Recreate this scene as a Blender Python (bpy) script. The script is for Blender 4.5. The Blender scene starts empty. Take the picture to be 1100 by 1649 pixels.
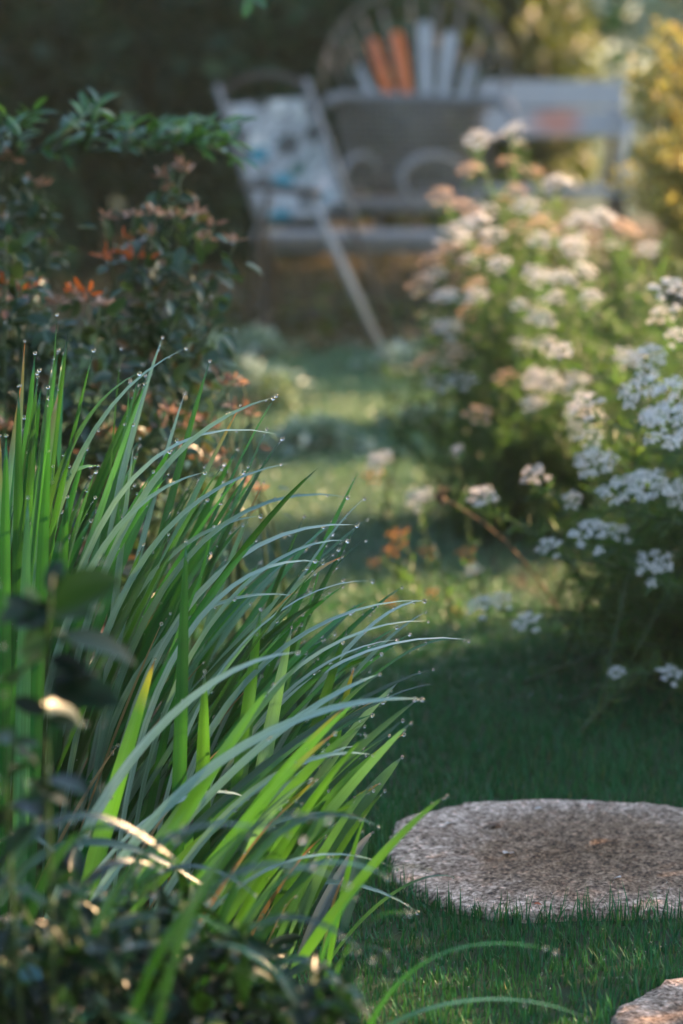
import bpy, math, random
import numpy as np
from mathutils import Vector, Matrix

R_ = math.radians
random.seed(7)
rng = np.random.default_rng(7)
sc = bpy.context.scene
col = sc.collection

# ------------------------------------------------------------------ camera
CAM_Z, PITCH, LENS = 1.30, R_(11.0), 85.0
cam_d = bpy.data.cameras.new('camera')
cam = bpy.data.objects.new('camera', cam_d)
col.objects.link(cam)
cam.location = (0, 0, CAM_Z)
cam.rotation_euler = (math.pi / 2 - PITCH, 0, 0)
cam_d.sensor_fit = 'VERTICAL'
cam_d.sensor_height = 36.0
cam_d.sensor_width = 24.0
cam_d.lens = LENS
cam_d.clip_start = 0.05
cam_d.clip_end = 400
cam_d.dof.use_dof = True
cam_d.dof.focus_distance = 3.55
cam_d.dof.aperture_fstop = 2.4
cam_d.dof.aperture_blades = 0
sc.camera = cam

# ------------------------------------------------------------------ world, sun, exposure
SUN_EL, SUN_AZ = R_(24), R_(68)          # azimuth measured from +Y towards +X
world = bpy.data.worlds.new('World')
sc.world = world
world.use_nodes = True
wn = world.node_tree
bg = wn.nodes['Background']
sky = wn.nodes.new('ShaderNodeTexSky')
sky.sky_type = 'NISHITA'
sky.sun_disc = False
sky.sun_elevation = SUN_EL
sky.sun_rotation = SUN_AZ
sky.air_density = 1.0
sky.dust_density = 1.0
sky.ozone_density = 1.0
wn.links.new(sky.outputs[0], bg.inputs[0])
bg.inputs[1].default_value = 0.12
sun_d = bpy.data.lights.new('sun', 'SUN')
sun_d.energy = 5.0
sun_d.angle = R_(0.5)
sun_d.color = (1.0, 0.63, 0.33)
sun = bpy.data.objects.new('sun', sun_d)
col.objects.link(sun)
SUN_DIR = Vector((math.sin(SUN_AZ) * math.cos(SUN_EL), math.cos(SUN_AZ) * math.cos(SUN_EL), math.sin(SUN_EL)))
sun.rotation_euler = (-SUN_DIR).to_track_quat('-Z', 'Y').to_euler()
sun.location = (10, 10, 12)
vs = sc.view_settings
vs.view_transform = 'Standard'
vs.look = 'None'
vs.exposure = 2.55
vs.gamma = 1.0
vs.use_curve_mapping = False
sc.cycles.use_denoising = True
sc.cycles.max_bounces = 8
sc.cycles.transparent_max_bounces = 8
sc.cycles.volume_bounces = 1
sc.cycles.sample_clamp_indirect = 6
HAZE = 0.00095

# ------------------------------------------------------------------ pixel <-> world helpers (target pixels, 1100x1649)
FP = LENS / 36.0 * 1649
_f = np.array([0, math.cos(PITCH), -math.sin(PITCH)])
_u = np.array([0, math.sin(PITCH), math.cos(PITCH)])


def P(px, py, Y):
    d = _f + _u * ((824.5 - py) / FP) + np.array([(px - 550) / FP, 0, 0])
    return np.array([0, 0, CAM_Z]) + d * (Y / d[1])


def G(px, py, z=0.0):
    d = _f + _u * ((824.5 - py) / FP) + np.array([(px - 550) / FP, 0, 0])
    return np.array([0, 0, CAM_Z]) + d * ((z - CAM_Z) / d[2])


def proj(p):
    q = np.asarray(p, float) - np.array([0, 0, CAM_Z])
    dep = q @ _f
    return 550 + FP * q[..., 0] / dep, 824.5 - FP * (q @ _u) / dep, dep


# ------------------------------------------------------------------ materials
def newmat(name):
    m = bpy.data.materials.new(name)
    m.use_nodes = True
    nt = m.node_tree
    return m, nt, nt.nodes['Principled BSDF'], nt.nodes['Material Output']


def N(nt, t, **kw):
    n = nt.nodes.new(t)
    for k, v in kw.items():
        setattr(n, k, v)
    return n


def ramp(nt, src, stops, interp='LINEAR'):
    r = N(nt, 'ShaderNodeValToRGB')
    r.color_ramp.interpolation = interp
    e = r.color_ramp.elements
    while len(e) < len(stops):
        e.new(0.5)
    for k, (p, c) in enumerate(stops):
        e[k].position = p
        e[k].color = (*c, 1)
    nt.links.new(src, r.inputs[0])
    return r.outputs[0]


def rnd_socket(nt):
    a = N(nt, 'ShaderNodeAttribute', attribute_name='rnd')
    o = N(nt, 'ShaderNodeObjectInfo')
    s = N(nt, 'ShaderNodeMath', operation='ADD')
    nt.links.new(a.outputs['Fac'], s.inputs[0])
    nt.links.new(o.outputs['Random'], s.inputs[1])
    fr = N(nt, 'ShaderNodeMath', operation='FRACT')
    nt.links.new(s.outputs[0], fr.inputs[0])
    return fr.outputs[0]


def mixc(nt, fac, a, b, mode='MIX'):
    m = N(nt, 'ShaderNodeMix', data_type='RGBA', blend_type=mode)
    for sock, val in ((m.inputs[0], fac), (m.inputs[6], a), (m.inputs[7], b)):
        if isinstance(val, (int, float)):
            sock.default_value = val
        elif isinstance(val, tuple):
            sock.default_value = (*val, 1)
        else:
            nt.links.new(val, sock)
    return m.outputs[2]


def noise(nt, scale, detail=3, vec=None, rough=0.55):
    n = N(nt, 'ShaderNodeTexNoise')
    n.inputs['Scale'].default_value = scale
    n.inputs['Detail'].default_value = detail
    n.inputs['Roughness'].default_value = rough
    if vec is not None:
        nt.links.new(vec, n.inputs['Vector'])
    return n


def leafmat(name, stops, rough=0.4, transl=0.4, tcol=(0.25, 0.35, 0.03), spec=0.5, vein=False, tip=None):
    m, nt, b, out = newmat(name)
    r = rnd_socket(nt)
    c = ramp(nt, r, stops)
    if vein:       # parallel veins along a strap leaf
        au = N(nt, 'ShaderNodeAttribute', attribute_name='u')
        av = N(nt, 'ShaderNodeAttribute', attribute_name='v')
        cx = N(nt, 'ShaderNodeCombineXYZ')
        mu = N(nt, 'ShaderNodeMath', operation='MULTIPLY')
        mu.inputs[1].default_value = 9.0
        nt.links.new(au.outputs['Fac'], mu.inputs[0])
        mv = N(nt, 'ShaderNodeMath', operation='MULTIPLY')
        mv.inputs[1].default_value = 0.8
        nt.links.new(av.outputs['Fac'], mv.inputs[0])
        nt.links.new(mu.outputs[0], cx.inputs[0])
        nt.links.new(mv.outputs[0], cx.inputs[1])
        nt.links.new(r, cx.inputs[2])
        nz = noise(nt, 1.6, 4, cx.outputs[0])
        k = ramp(nt, nz.outputs['Fac'], [(0.3, (0.62, 0.66, 0.6)), (0.7, (1.35, 1.3, 1.25))])
        c = mixc(nt, 1.0, c, k, 'MULTIPLY')
        bp = N(nt, 'ShaderNodeBump')
        bp.inputs['Strength'].default_value = 0.25
        bp.inputs['Distance'].default_value = 0.002
        nt.links.new(nz.outputs['Fac'], bp.inputs['Height'])
        nt.links.new(bp.outputs[0], b.inputs['Normal'])
        if tip:    # some leaves have withered orange ends
            sel = ramp(nt, r, [(0.90, (0, 0, 0)), (0.93, (1, 1, 1))])
            e = ramp(nt, av.outputs['Fac'], [(0.80, (0, 0, 0)), (0.99, (1, 1, 1))])
            f = mixc(nt, 1.0, sel, e, 'MULTIPLY')
            c = mixc(nt, f, c, tip)
    else:
        tc = N(nt, 'ShaderNodeTexCoord')
        nz = noise(nt, 40, 2, tc.outputs['Object'])
        k = ramp(nt, nz.outputs['Fac'], [(0.3, (0.75, 0.78, 0.75)), (0.7, (1.2, 1.2, 1.1))])
        c = mixc(nt, 1.0, c, k, 'MULTIPLY')
    nt.links.new(c, b.inputs['Base Color'])
    b.inputs['Roughness'].default_value = rough
    b.inputs['Specular IOR Level'].default_value = spec
    t = N(nt, 'ShaderNodeBsdfTranslucent')
    tc2 = mixc(nt, 0.55, c, tcol)
    nt.links.new(tc2, t.inputs['Color'])
    ms = N(nt, 'ShaderNodeMixShader')
    ms.inputs[0].default_value = transl
    nt.links.new(b.outputs[0], ms.inputs[1])
    nt.links.new(t.outputs[0], ms.inputs[2])
    nt.links.new(ms.outputs[0], out.inputs['Surface'])
    return m


def plainmat(name, a, bcol, rough=0.7, scale=8, bump=0.3, spec=0.3, stretch=None):
    m, nt, b, out = newmat(name)
    tc = N(nt, 'ShaderNodeTexCoord')
    v = tc.outputs['Object']
    if stretch:
        mp = N(nt, 'ShaderNodeMapping')
        mp.inputs['Scale'].default_value = stretch
        nt.links.new(v, mp.inputs[0])
        v = mp.outputs[0]
    nz = noise(nt, scale, 6, v)
    nt.links.new(ramp(nt, nz.outputs['Fac'], [(0.3, a), (0.7, bcol)]), b.inputs['Base Color'])
    b.inputs['Roughness'].default_value = rough
    b.inputs['Specular IOR Level'].default_value = spec
    if bump:
        bp = N(nt, 'ShaderNodeBump')
        bp.inputs['Strength'].default_value = bump
        bp.inputs['Distance'].default_value = 0.01
        nt.links.new(nz.outputs['Fac'], bp.inputs['Height'])
        nt.links.new(bp.outputs[0], b.inputs['Normal'])
    return m


M = {}
M['blade'] = leafmat('strap_leaf', [(0.0, (0.001, 0.010, 0.004)), (0.30, (0.002, 0.036, 0.012)), (0.60, (0.003, 0.090, 0.024)), (0.76, (0.015, 0.150, 0.026)),
                                    (0.84, (0.030, 0.170, 0.024)), (0.90, (0.080, 0.190, 0.130)), (1.0, (0.170, 0.280, 0.225))], rough=0.26, transl=0.22, tcol=(0.10, 0.42, 0.03), spec=0.8,
                     vein=True, tip=(0.50, 0.16, 0.02))
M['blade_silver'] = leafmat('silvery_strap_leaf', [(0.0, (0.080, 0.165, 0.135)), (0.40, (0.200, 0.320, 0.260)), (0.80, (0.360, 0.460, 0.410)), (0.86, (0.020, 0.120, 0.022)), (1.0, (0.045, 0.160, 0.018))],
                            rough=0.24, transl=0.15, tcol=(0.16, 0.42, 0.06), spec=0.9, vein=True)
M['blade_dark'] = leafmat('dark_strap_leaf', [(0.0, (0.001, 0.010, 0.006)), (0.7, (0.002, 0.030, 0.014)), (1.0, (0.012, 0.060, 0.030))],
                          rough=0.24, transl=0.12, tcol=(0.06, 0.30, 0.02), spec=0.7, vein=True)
M['straw'] = leafmat('straw', [(0.0, (0.16, 0.10, 0.04)), (1.0, (0.34, 0.24, 0.11))], rough=0.6, transl=0.2, tcol=(0.4, 0.25, 0.08), vein=True)
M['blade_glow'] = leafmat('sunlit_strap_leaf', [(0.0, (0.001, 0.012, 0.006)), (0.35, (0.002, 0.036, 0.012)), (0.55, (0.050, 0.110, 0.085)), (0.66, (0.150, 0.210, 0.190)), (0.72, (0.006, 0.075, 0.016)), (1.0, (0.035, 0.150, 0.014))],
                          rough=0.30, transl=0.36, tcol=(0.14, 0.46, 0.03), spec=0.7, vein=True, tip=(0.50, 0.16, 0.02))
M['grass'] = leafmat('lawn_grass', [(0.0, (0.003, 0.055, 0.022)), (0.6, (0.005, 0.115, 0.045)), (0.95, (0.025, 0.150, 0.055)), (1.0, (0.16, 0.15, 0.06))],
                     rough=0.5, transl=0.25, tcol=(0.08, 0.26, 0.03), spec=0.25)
M['lit_dewy_grass'] = leafmat('lit_dewy_lawn_grass', [(0.0, (0.035, 0.110, 0.065)), (0.6, (0.065, 0.180, 0.100)), (1.0, (0.120, 0.220, 0.130))],
                          rough=0.45, transl=0.25, tcol=(0.2, 0.3, 0.08))  # paler copy of the lawn colour, soft light painted in
M['rose_leaf'] = leafmat('rose_leaf', [(0.0, (0.008, 0.032, 0.020)), (0.7, (0.016, 0.055, 0.028)), (0.90, (0.04, 0.055, 0.025)), (1.0, (0.22, 0.08, 0.04))],
                         rough=0.30, transl=0.22, tcol=(0.12, 0.22, 0.03), spec=0.4)
M['spray_leaf'] = leafmat('spray_leaf', [(0.0, (0.010, 0.055, 0.026)), (0.8, (0.020, 0.10, 0.034)), (1.0, (0.06, 0.16, 0.03))],
                          rough=0.35, transl=0.3, tcol=(0.14, 0.34, 0.03))
M['broad_leaf'] = leafmat('broad_leaf', [(0.0, (0.0008, 0.007, 0.005)), (0.8, (0.003, 0.018, 0.010)), (1.0, (0.012, 0.045, 0.012))], rough=0.30, transl=0.08, tcol=(0.05, 0.20, 0.02), spec=0.16)
M['blue_leaf'] = leafmat('blue_leaf', [(0.0, (0.003, 0.055, 0.060)), (1.0, (0.006, 0.085, 0.085))], rough=0.45, transl=0.1, spec=0.2)
M['feather'] = leafmat('feathery_leaf', [(0.0, (0.018, 0.060, 0.018)), (0.7, (0.040, 0.100, 0.024)), (1.0, (0.12, 0.14, 0.03))],
                       rough=0.5, transl=0.42, tcol=(0.16, 0.32, 0.05))
M['gold_leaf'] = leafmat('golden_leaf', [(0.0, (0.12, 0.18, 0.02)), (0.55, (0.30, 0.29, 0.06)), (1.0, (0.55, 0.36, 0.14))],
                         rough=0.45, transl=0.45, tcol=(0.5, 0.42, 0.10))
M['hedge_leaf'] = leafmat('hedge_leaf', [(0.0, (0.002, 0.012, 0.007)), (0.6, (0.006, 0.030, 0.016)), (1.0, (0.025, 0.070, 0.032))], rough=0.6, transl=0.12, tcol=(0.05, 0.2, 0.04), spec=0.15)
M['hedge_olive'] = leafmat('olive_leaf', [(0.0, (0.015, 0.03, 0.012)), (1.0, (0.10, 0.095, 0.04))], rough=0.5, transl=0.25)
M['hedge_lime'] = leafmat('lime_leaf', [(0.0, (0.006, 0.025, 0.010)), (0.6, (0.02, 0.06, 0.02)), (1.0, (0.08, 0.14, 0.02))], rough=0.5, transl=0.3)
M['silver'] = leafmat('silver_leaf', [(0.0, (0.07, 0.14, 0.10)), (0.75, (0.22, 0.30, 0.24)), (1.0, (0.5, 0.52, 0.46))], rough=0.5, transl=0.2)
M['petal'] = leafmat('white_petal', [(0.0, (0.62, 0.60, 0.60)), (1.0, (0.82, 0.80, 0.80))], rough=0.6, transl=0.4, tcol=(0.85, 0.70, 0.60), spec=0.2)
M['faded'] = leafmat('faded_petal', [(0.0, (0.10, 0.05, 0.03)), (0.40, (0.14, 0.075, 0.05)), (0.78, (0.38, 0.26, 0.21)), (1.0, (0.28, 0.09, 0.04))],
                     rough=0.5, transl=0.35, tcol=(0.6, 0.34, 0.2))
M['rust'] = leafmat('rusty_leaf', [(0.0, (0.30, 0.05, 0.015)), (1.0, (0.48, 0.12, 0.03))], rough=0.5, transl=0.4, tcol=(0.7, 0.16, 0.02))
M['amber'] = leafmat('amber_petal', [(0.0, (0.42, 0.14, 0.03)), (1.0, (0.65, 0.33, 0.10))], rough=0.5, transl=0.45, tcol=(0.8, 0.3, 0.04))
M['peach'] = leafmat('sun_tinted_petal', [(0.0, (0.56, 0.34, 0.22)), (0.6, (0.70, 0.52, 0.42)), (1.0, (0.78, 0.64, 0.54))], rough=0.6, transl=0.45, tcol=(0.8, 0.45, 0.22), spec=0.2)  # white petals tinted peach, warm sunlight painted into the colour
M['stem'] = plainmat('green_stem', (0.015, 0.045, 0.015), (0.04, 0.07, 0.02), 0.5, 30, 0.1)
M['dry'] = plainmat('dry_stem', (0.07, 0.045, 0.025), (0.14, 0.09, 0.05), 0.8, 30, 0.2)
M['bark'] = plainmat('bark', (0.035, 0.026, 0.02), (0.09, 0.07, 0.05), 0.9, 18, 0.6, stretch=(1, 1, 0.2))
M['soil'] = plainmat('soil', (0.020, 0.015, 0.008), (0.060, 0.042, 0.020), 0.95, 5, 0.6)
M['ground'] = plainmat('turf', (0.014, 0.030, 0.012), (0.030, 0.052, 0.018), 0.95, 4, 0.5)
M['grey_wood'] = plainmat('weathered_wood', (0.13, 0.12, 0.11), (0.24, 0.22, 0.20), 0.7, 9, 0.3, stretch=(1, 8, 8))
M['pale_wood'] = plainmat('pale_wood', (0.20, 0.195, 0.19), (0.34, 0.33, 0.32), 0.5, 9, 0.2, stretch=(6, 6, 1))
M['dark_wood'] = plainmat('dark_wood', (0.035, 0.026, 0.02), (0.08, 0.06, 0.045), 0.6, 9, 0.2)
M['wicker'] = plainmat('wicker', (0.07, 0.06, 0.05), (0.17, 0.15, 0.13), 0.6, 60, 0.4)
M['grey_wicker'] = plainmat('grey_wicker', (0.10, 0.10, 0.10), (0.20, 0.20, 0.20), 0.6, 50, 0.4)
M['white_paint'] = plainmat('chalky_white_paint', (0.28, 0.28, 0.29), (0.42, 0.42, 0.42), 0.6, 14, 0.1)
M['orange_paint'] = plainmat('orange_paint', (0.50, 0.10, 0.03), (0.68, 0.18, 0.06), 0.6, 14, 0.1)


def stone_mat():
    m, nt, b, out = newmat('granite')
    tc = N(nt, 'ShaderNodeTexCoord')
    v = tc.outputs['Object']
    n1 = noise(nt, 48, 5, v, 0.7)
    n1b = noise(nt, 190, 3, v, 0.6)
    mm = N(nt, 'ShaderNodeMath', operation='MULTIPLY_ADD')
    mm.inputs[1].default_value = 0.9
    nt.links.new(n1b.outputs['Fac'], mm.inputs[0])
    m2 = N(nt, 'ShaderNodeMath', operation='MULTIPLY')
    m2.inputs[1].default_value = 0.9
    nt.links.new(n1.outputs['Fac'], m2.inputs[0])
    nt.links.new(m2.outputs[0], mm.inputs[2])
    hm = N(nt, 'ShaderNodeMath', operation='MULTIPLY')
    hm.inputs[1].default_value = 0.5556
    nt.links.new(mm.outputs[0], hm.inputs[0])
    base = ramp(nt, hm.outputs[0], [(0.38, (0.060, 0.044, 0.032)), (0.46, (0.24, 0.185, 0.145)), (0.53, (0.40, 0.32, 0.26)), (0.62, (0.74, 0.63, 0.54))])
    vo = N(nt, 'ShaderNodeTexVoronoi')
    vo.inputs['Scale'].default_value = 150
    nt.links.new(v, vo.inputs['Vector'])
    speck = ramp(nt, vo.outputs['Color'], [(0.16, (0.25, 0.2, 0.18)), (0.22, (1, 1, 1)), (0.80, (1, 1, 1)), (0.86, (1.5, 1.35, 1.3))])
    base = mixc(nt, 0.8, base, speck, 'MULTIPLY')
    # worn, dirty middle with a paler rim (a stain with a shape of its own)
    ln = N(nt, 'ShaderNodeVectorMath', operation='LENGTH')
    mp = N(nt, 'ShaderNodeMapping')
    mp.inputs['Scale'].default_value = (3.1, 3.5, 0)
    mp.inputs['Location'].default_value = (-0.10, 0.06, 0)
    nt.links.new(v, mp.inputs[0])
    nt.links.new(mp.outputs[0], ln.inputs[0])
    n2 = noise(nt, 11, 8, v, 0.72)
    ad = N(nt, 'ShaderNodeMath', operation='MULTIPLY_ADD')
    ad.inputs[1].default_value = 1.1
    nt.links.new(n2.outputs['Fac'], ad.inputs[0])
    nt.links.new(ln.outputs['Value'], ad.inputs[2])
    hf = N(nt, 'ShaderNodeMath', operation='MULTIPLY')
    hf.inputs[1].default_value = 0.5
    nt.links.new(ad.outputs[0], hf.inputs[0])
    st = ramp(nt, hf.outputs[0], [(0.34, (0.46, 0.34, 0.23)), (0.56, (0.64, 0.50, 0.37)), (0.68, (0.95, 0.83, 0.72)), (0.78, (1.40, 1.27, 1.15))])
    c = mixc(nt, 1.0, base, st, 'MULTIPLY')
    nt.links.new(c, b.inputs['Base Color'])
    b.inputs['Roughness'].default_value = 0.85
    b.inputs['Specular IOR Level'].default_value = 0.25
    bp = N(nt, 'ShaderNodeBump')
    bp.inputs['Strength'].default_value = 0.7
    bp.inputs['Distance'].default_value = 0.010
    n3 = noise(nt, 55, 8, v, 0.75)
    nt.links.new(n3.outputs['Fac'], bp.inputs['Height'])
    nt.links.new(bp.outputs[0], b.inputs['Normal'])
    return m


def floral_mat():
    m, nt, b, out = newmat('floral_fabric')
    tc = N(nt, 'ShaderNodeTexCoord')
    v = tc.outputs['Object']
    vo = N(nt, 'ShaderNodeTexVoronoi')
    vo.inputs['Scale'].default_value = 9.5
    nt.links.new(v, vo.inputs['Vector'])
    sx = N(nt, 'ShaderNodeSeparateColor')
    nt.links.new(vo.outputs['Color'], sx.inputs[0])
    blossom = ramp(nt, sx.outputs[0], [(0.0, (0.62, 0.55, 0.46)), (0.22, (0.03, 0.22, 0.25)), (0.46, (0.10, 0.09, 0.075)), (0.66, (0.50, 0.45, 0.40)), (0.80, (0.10, 0.16, 0.12)),
                                       (0.90, (0.62, 0.52, 0.46))], 'CONSTANT')
    edge = ramp(nt, vo.outputs['Distance'], [(0.42, (1, 1, 1)), (0.60, (0, 0, 0))])
    c = mixc(nt, edge, (0.42, 0.39, 0.35), blossom)
    n2 = noise(nt, 34, 4, v)
    c = mixc(nt, 0.8, c, ramp(nt, n2.outputs['Fac'], [(0.38, (0.45, 0.45, 0.44)), (0.6, (1.05, 1.05, 1.05))]), 'MULTIPLY')
    nt.links.new(c, b.inputs['Base Color'])
    b.inputs['Roughness'].default_value = 0.9
    return m


def board_mat():
    m, nt, b, out = newmat('faded_red_white_paint')
    tc = N(nt, 'ShaderNodeTexCoord')
    v = tc.outputs['Object']
    mp = N(nt, 'ShaderNodeMapping')
    mp.inputs['Scale'].default_value = (3.2, 1, 5.0)
    mp.inputs['Location'].default_value = (-0.10, 0, -4.35)
    nt.links.new(v, mp.inputs[0])
    ln = N(nt, 'ShaderNodeVectorMath', operation='LENGTH')
    nt.links.new(mp.outputs[0], ln.inputs[0])
    nz = noise(nt, 7, 4, v)
    ad = N(nt, 'ShaderNodeMath', operation='MULTIPLY_ADD')
    ad.inputs[1].default_value = 0.8
    nt.links.new(nz.outputs['Fac'], ad.inputs[0])
    nt.links.new(ln.outputs['Value'], ad.inputs[2])
    c = ramp(nt, ad.outputs[0], [(0.55, (0.50, 0.20, 0.14)), (1.25, (0.34, 0.33, 0.33))])
    nt.links.new(c, b.inputs['Base Color'])
    b.inputs['Roughness'].default_value = 0.55
    return m


def dew_mat():
    m, nt, b, out = newmat('dew')
    b.inputs['Base Color'].default_value = (1, 1, 1, 1)
    b.inputs['Roughness'].default_value = 0.22
    b.inputs['IOR'].default_value = 1.33
    b.inputs['Transmission Weight'].default_value = 1.0
    return m


M['stone'] = stone_mat()
M['floral'] = floral_mat()
M['board'] = board_mat()
M['dew'] = dew_mat()


# ------------------------------------------------------------------ mesh helpers
def np_mesh(name, V, T, mats, rnd=None, u=None, v=None, midx=None, smooth=True):
    me = bpy.data.meshes.new(name)
    V = np.asarray(V, np.float32)
    T = np.asarray(T, np.int32)
    me.vertices.add(len(V))
    me.vertices.foreach_set('co', V.ravel())
    k = T.shape[1]
    me.loops.add(T.size)
    me.loops.foreach_set('vertex_index', T.ravel())
    me.polygons.add(len(T))
    me.polygons.foreach_set('loop_start', np.arange(0, T.size, k, dtype=np.int32))
    me.polygons.foreach_set('use_smooth', np.full(len(T), smooth))
    if midx is not None:
        me.polygons.foreach_set('material_index', np.asarray(midx, np.int32))
    for nm, a in (('rnd', rnd), ('u', u), ('v', v)):
        if a is not None:
            at = me.attributes.new(nm, 'FLOAT', 'POINT')
            at.data.foreach_set('value', np.asarray(a, np.float32))
    for m in (mats if isinstance(mats, (list, tuple)) else [mats]):
        me.materials.append(m)
    me.update(calc_edges=True)
    me.validate()
    return me


def link(name, me, parent=None, kind=None, label=None):
    o = bpy.data.objects.new(name, me)
    col.objects.link(o)
    if parent is not None:
        o.parent = parent
    if kind:
        o['kind'] = kind
    if label:
        o['label'] = label
    return o


def thing(name, label, cat, loc, group=None):
    o = bpy.data.objects.new(name, None)
    o.empty_display_size = 0.1
    col.objects.link(o)
    o.location = Vector([float(c) for c in loc])
    o['label'] = label
    o['category'] = cat
    if group:
        o['group'] = group
    return o


def base_of(parent):
    return np.array(parent.location) if parent is not None else np.zeros(3)


class MB:
    """collects quads/tris and builds one mesh object"""
    def __init__(s):
        s.v, s.f, s.n = [], [], 0

    def add(s, v, f):
        s.v.extend([tuple(map(float, q)) for q in v])
        s.f.extend([tuple(i + s.n for i in q) for q in f])
        s.n += len(v)

    def box(s, a, b, bevel=0.0):
        (x0, y0, z0), (x1, y1, z1) = a, b
        s.add([(x0, y0, z0), (x1, y0, z0), (x1, y1, z0), (x0, y1, z0), (x0, y0, z1), (x1, y0, z1), (x1, y1, z1), (x0, y1, z1)],
              [(3, 2, 1, 0), (4, 5, 6, 7), (0, 1, 5, 4), (1, 2, 6, 5), (2, 3, 7, 6), (3, 0, 4, 7)])

    def tube(s, pts, rad, sides=6, cap=True, flat=1.0, up=None):
        pts = [np.asarray(p, float) for p in pts]
        n = len(pts)
        if np.isscalar(rad):
            rad = [rad] * n
        ref = np.array(up if up is not None else (0.31, 0.87, 0.38))
        V, Fc = [], []
        for i in range(n):
            t = pts[min(i + 1, n - 1)] - pts[max(i - 1, 0)]
            t = t / (np.linalg.norm(t) + 1e-9)
            a = np.cross(t, ref)
            a /= (np.linalg.norm(a) + 1e-9)
            b = np.cross(t, a)
            for k in range(sides):
                w = 2 * math.pi * (k + 0.5) / sides
                V.append(pts[i] + rad[i] * (math.cos(w) * a + flat * math.sin(w) * b))
        for i in range(n - 1):
            for k in range(sides):
                k2 = (k + 1) % sides
                Fc.append((i * sides + k, i * sides + k2, (i + 1) * sides + k2, (i + 1) * sides + k))
        if cap:
            Fc.append(tuple(range(sides - 1, -1, -1)))
            Fc.append(tuple(range((n - 1) * sides, n * sides)))
        s.add(V, Fc)

    def build(s, name, mat, parent=None, kind=None, label=None, smooth=True, bevel=0.0, base=None):
        b = base_of(parent) if base is None else np.asarray(base, float)
        me = bpy.data.meshes.new(name)
        me.from_pydata([tuple(np.array(q) - b) for q in s.v], [], s.f)
        for m in (mat if isinstance(mat, (list, tuple)) else [mat]):
            me.materials.append(m)
        for p in me.polygons:
            p.use_smooth = smooth
        me.update()
        o = link(name, me, parent, kind, label)
        if bevel:
            bv = o.modifiers.new('bevel', 'BEVEL')
            bv.width = bevel
            bv.segments = 2
        return o


def bez(p0, p1, p2, n):
    t = np.linspace(0, 1, n)[:, None]
    return (1 - t) ** 2 * np.asarray(p0) + 2 * t * (1 - t) * np.asarray(p1) + t * t * np.asarray(p2)


def bez3(p0, p1, p2, p3, n):
    t = np.linspace(0, 1, n)[:, None]
    return (1 - t) ** 3 * np.asarray(p0) + 3 * t * (1 - t) ** 2 * np.asarray(p1) + 3 * t * t * (1 - t) * np.asarray(p2) + t ** 3 * np.asarray(p3)


def nrm(a):
    a = np.asarray(a, float)
    return a / (np.linalg.norm(a, axis=-1, keepdims=True) + 1e-9)


def frames(dirs, ups):
    y = nrm(dirs)
    x = nrm(np.cross(y, ups))
    z = np.cross(x, y)
    return np.stack([x, y, z], axis=-1)


def leaf_template(width=0.5, fold=0.12, droop=0.15, prof=(0.0, 0.62, 0.95, 1.0, 0.72, 0.0), vs_=(0, 0.14, 0.34, 0.56, 0.82, 1.0)):
    V, U, W = [], [], []
    for vv, pr in zip(vs_, prof):
        for s in (-1, 0, 1):
            V.append((s * pr * width / 2, vv, abs(s) * pr * fold - droop * vv * vv))
            U.append(s * 0.5 + 0.5)
            W.append(vv)
    T = []
    for i in range(len(vs_) - 1):
        for j in range(2):
            a = i * 3 + j
            if prof[i] > 0:
                T.append((a, a + 1, a + 4))
                if prof[i + 1] > 0:
                    T.append((a, a + 4, a + 3))
                elif j == 0:
                    pass
            else:
                T.append((a + 1, a + 4, a + 3))
    return np.array(V), np.array(T), np.array(U), np.array(W)


def scatter(name, tm, R, pos, scale, mats, rnd=None):
    tv, tt = tm[0], tm[1]
    n, k = len(pos), len(tv)
    scale = np.asarray(scale, float)
    if scale.ndim == 1:
        scale = np.repeat(scale[:, None], 3, 1)
    loc = tv[None] * scale[:, None, :]
    V = np.einsum('nij,nkj->nki', R, loc) + pos[:, None, :]
    T = (tt[None] + (np.arange(n) * k)[:, None, None]).reshape(-1, 3)
    if rnd is None:
        rnd = rng.random(n)
    u = np.tile(tm[2], n) if len(tm) > 2 else None
    v = np.tile(tm[3], n) if len(tm) > 3 else None
    return np_mesh(name, V.reshape(-1, 3), T, mats, np.repeat(rnd, k), u, v)


def leaves(parent, mat, tm, pos, dirs, ups, size, limit=300, name='leaf', rest='foliage'):
    """the leaves that show largest become parts, the others one part of kind stuff"""
    pos, size = np.asarray(pos), np.asarray(size, float)
    R = frames(dirs, ups)
    base = base_of(parent)
    px, py, dep = proj(pos)
    s1 = size if size.ndim == 1 else size[:, 1]
    score = s1 / np.maximum(dep, 0.1)
    vis = (px > -30) & (px < 1130) & (py > -30) & (py < 1680)
    score = np.where(vis, score, -1)
    order = np.argsort(-score)
    pick = [i for i in order[:limit] if score[i] > 0]
    me = np_mesh(name, tm[0], tm[1], mat, None, tm[2], tm[3])
    for i in pick:
        o = link(name, me, parent)
        s = size[i] if size.ndim == 2 else np.array([size[i]] * 3)
        m4 = Matrix([[*(R[i][r] * s), pos[i][r] - base[r]] for r in range(3)] + [[0, 0, 0, 1]])
        o.matrix_basis = m4
    keep = np.ones(len(pos), bool)
    keep[pick] = False
    if keep.any():
        link(rest, scatter(rest, tm, R[keep], pos[keep] - base, size[keep], mat), parent, 'stuff')


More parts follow.
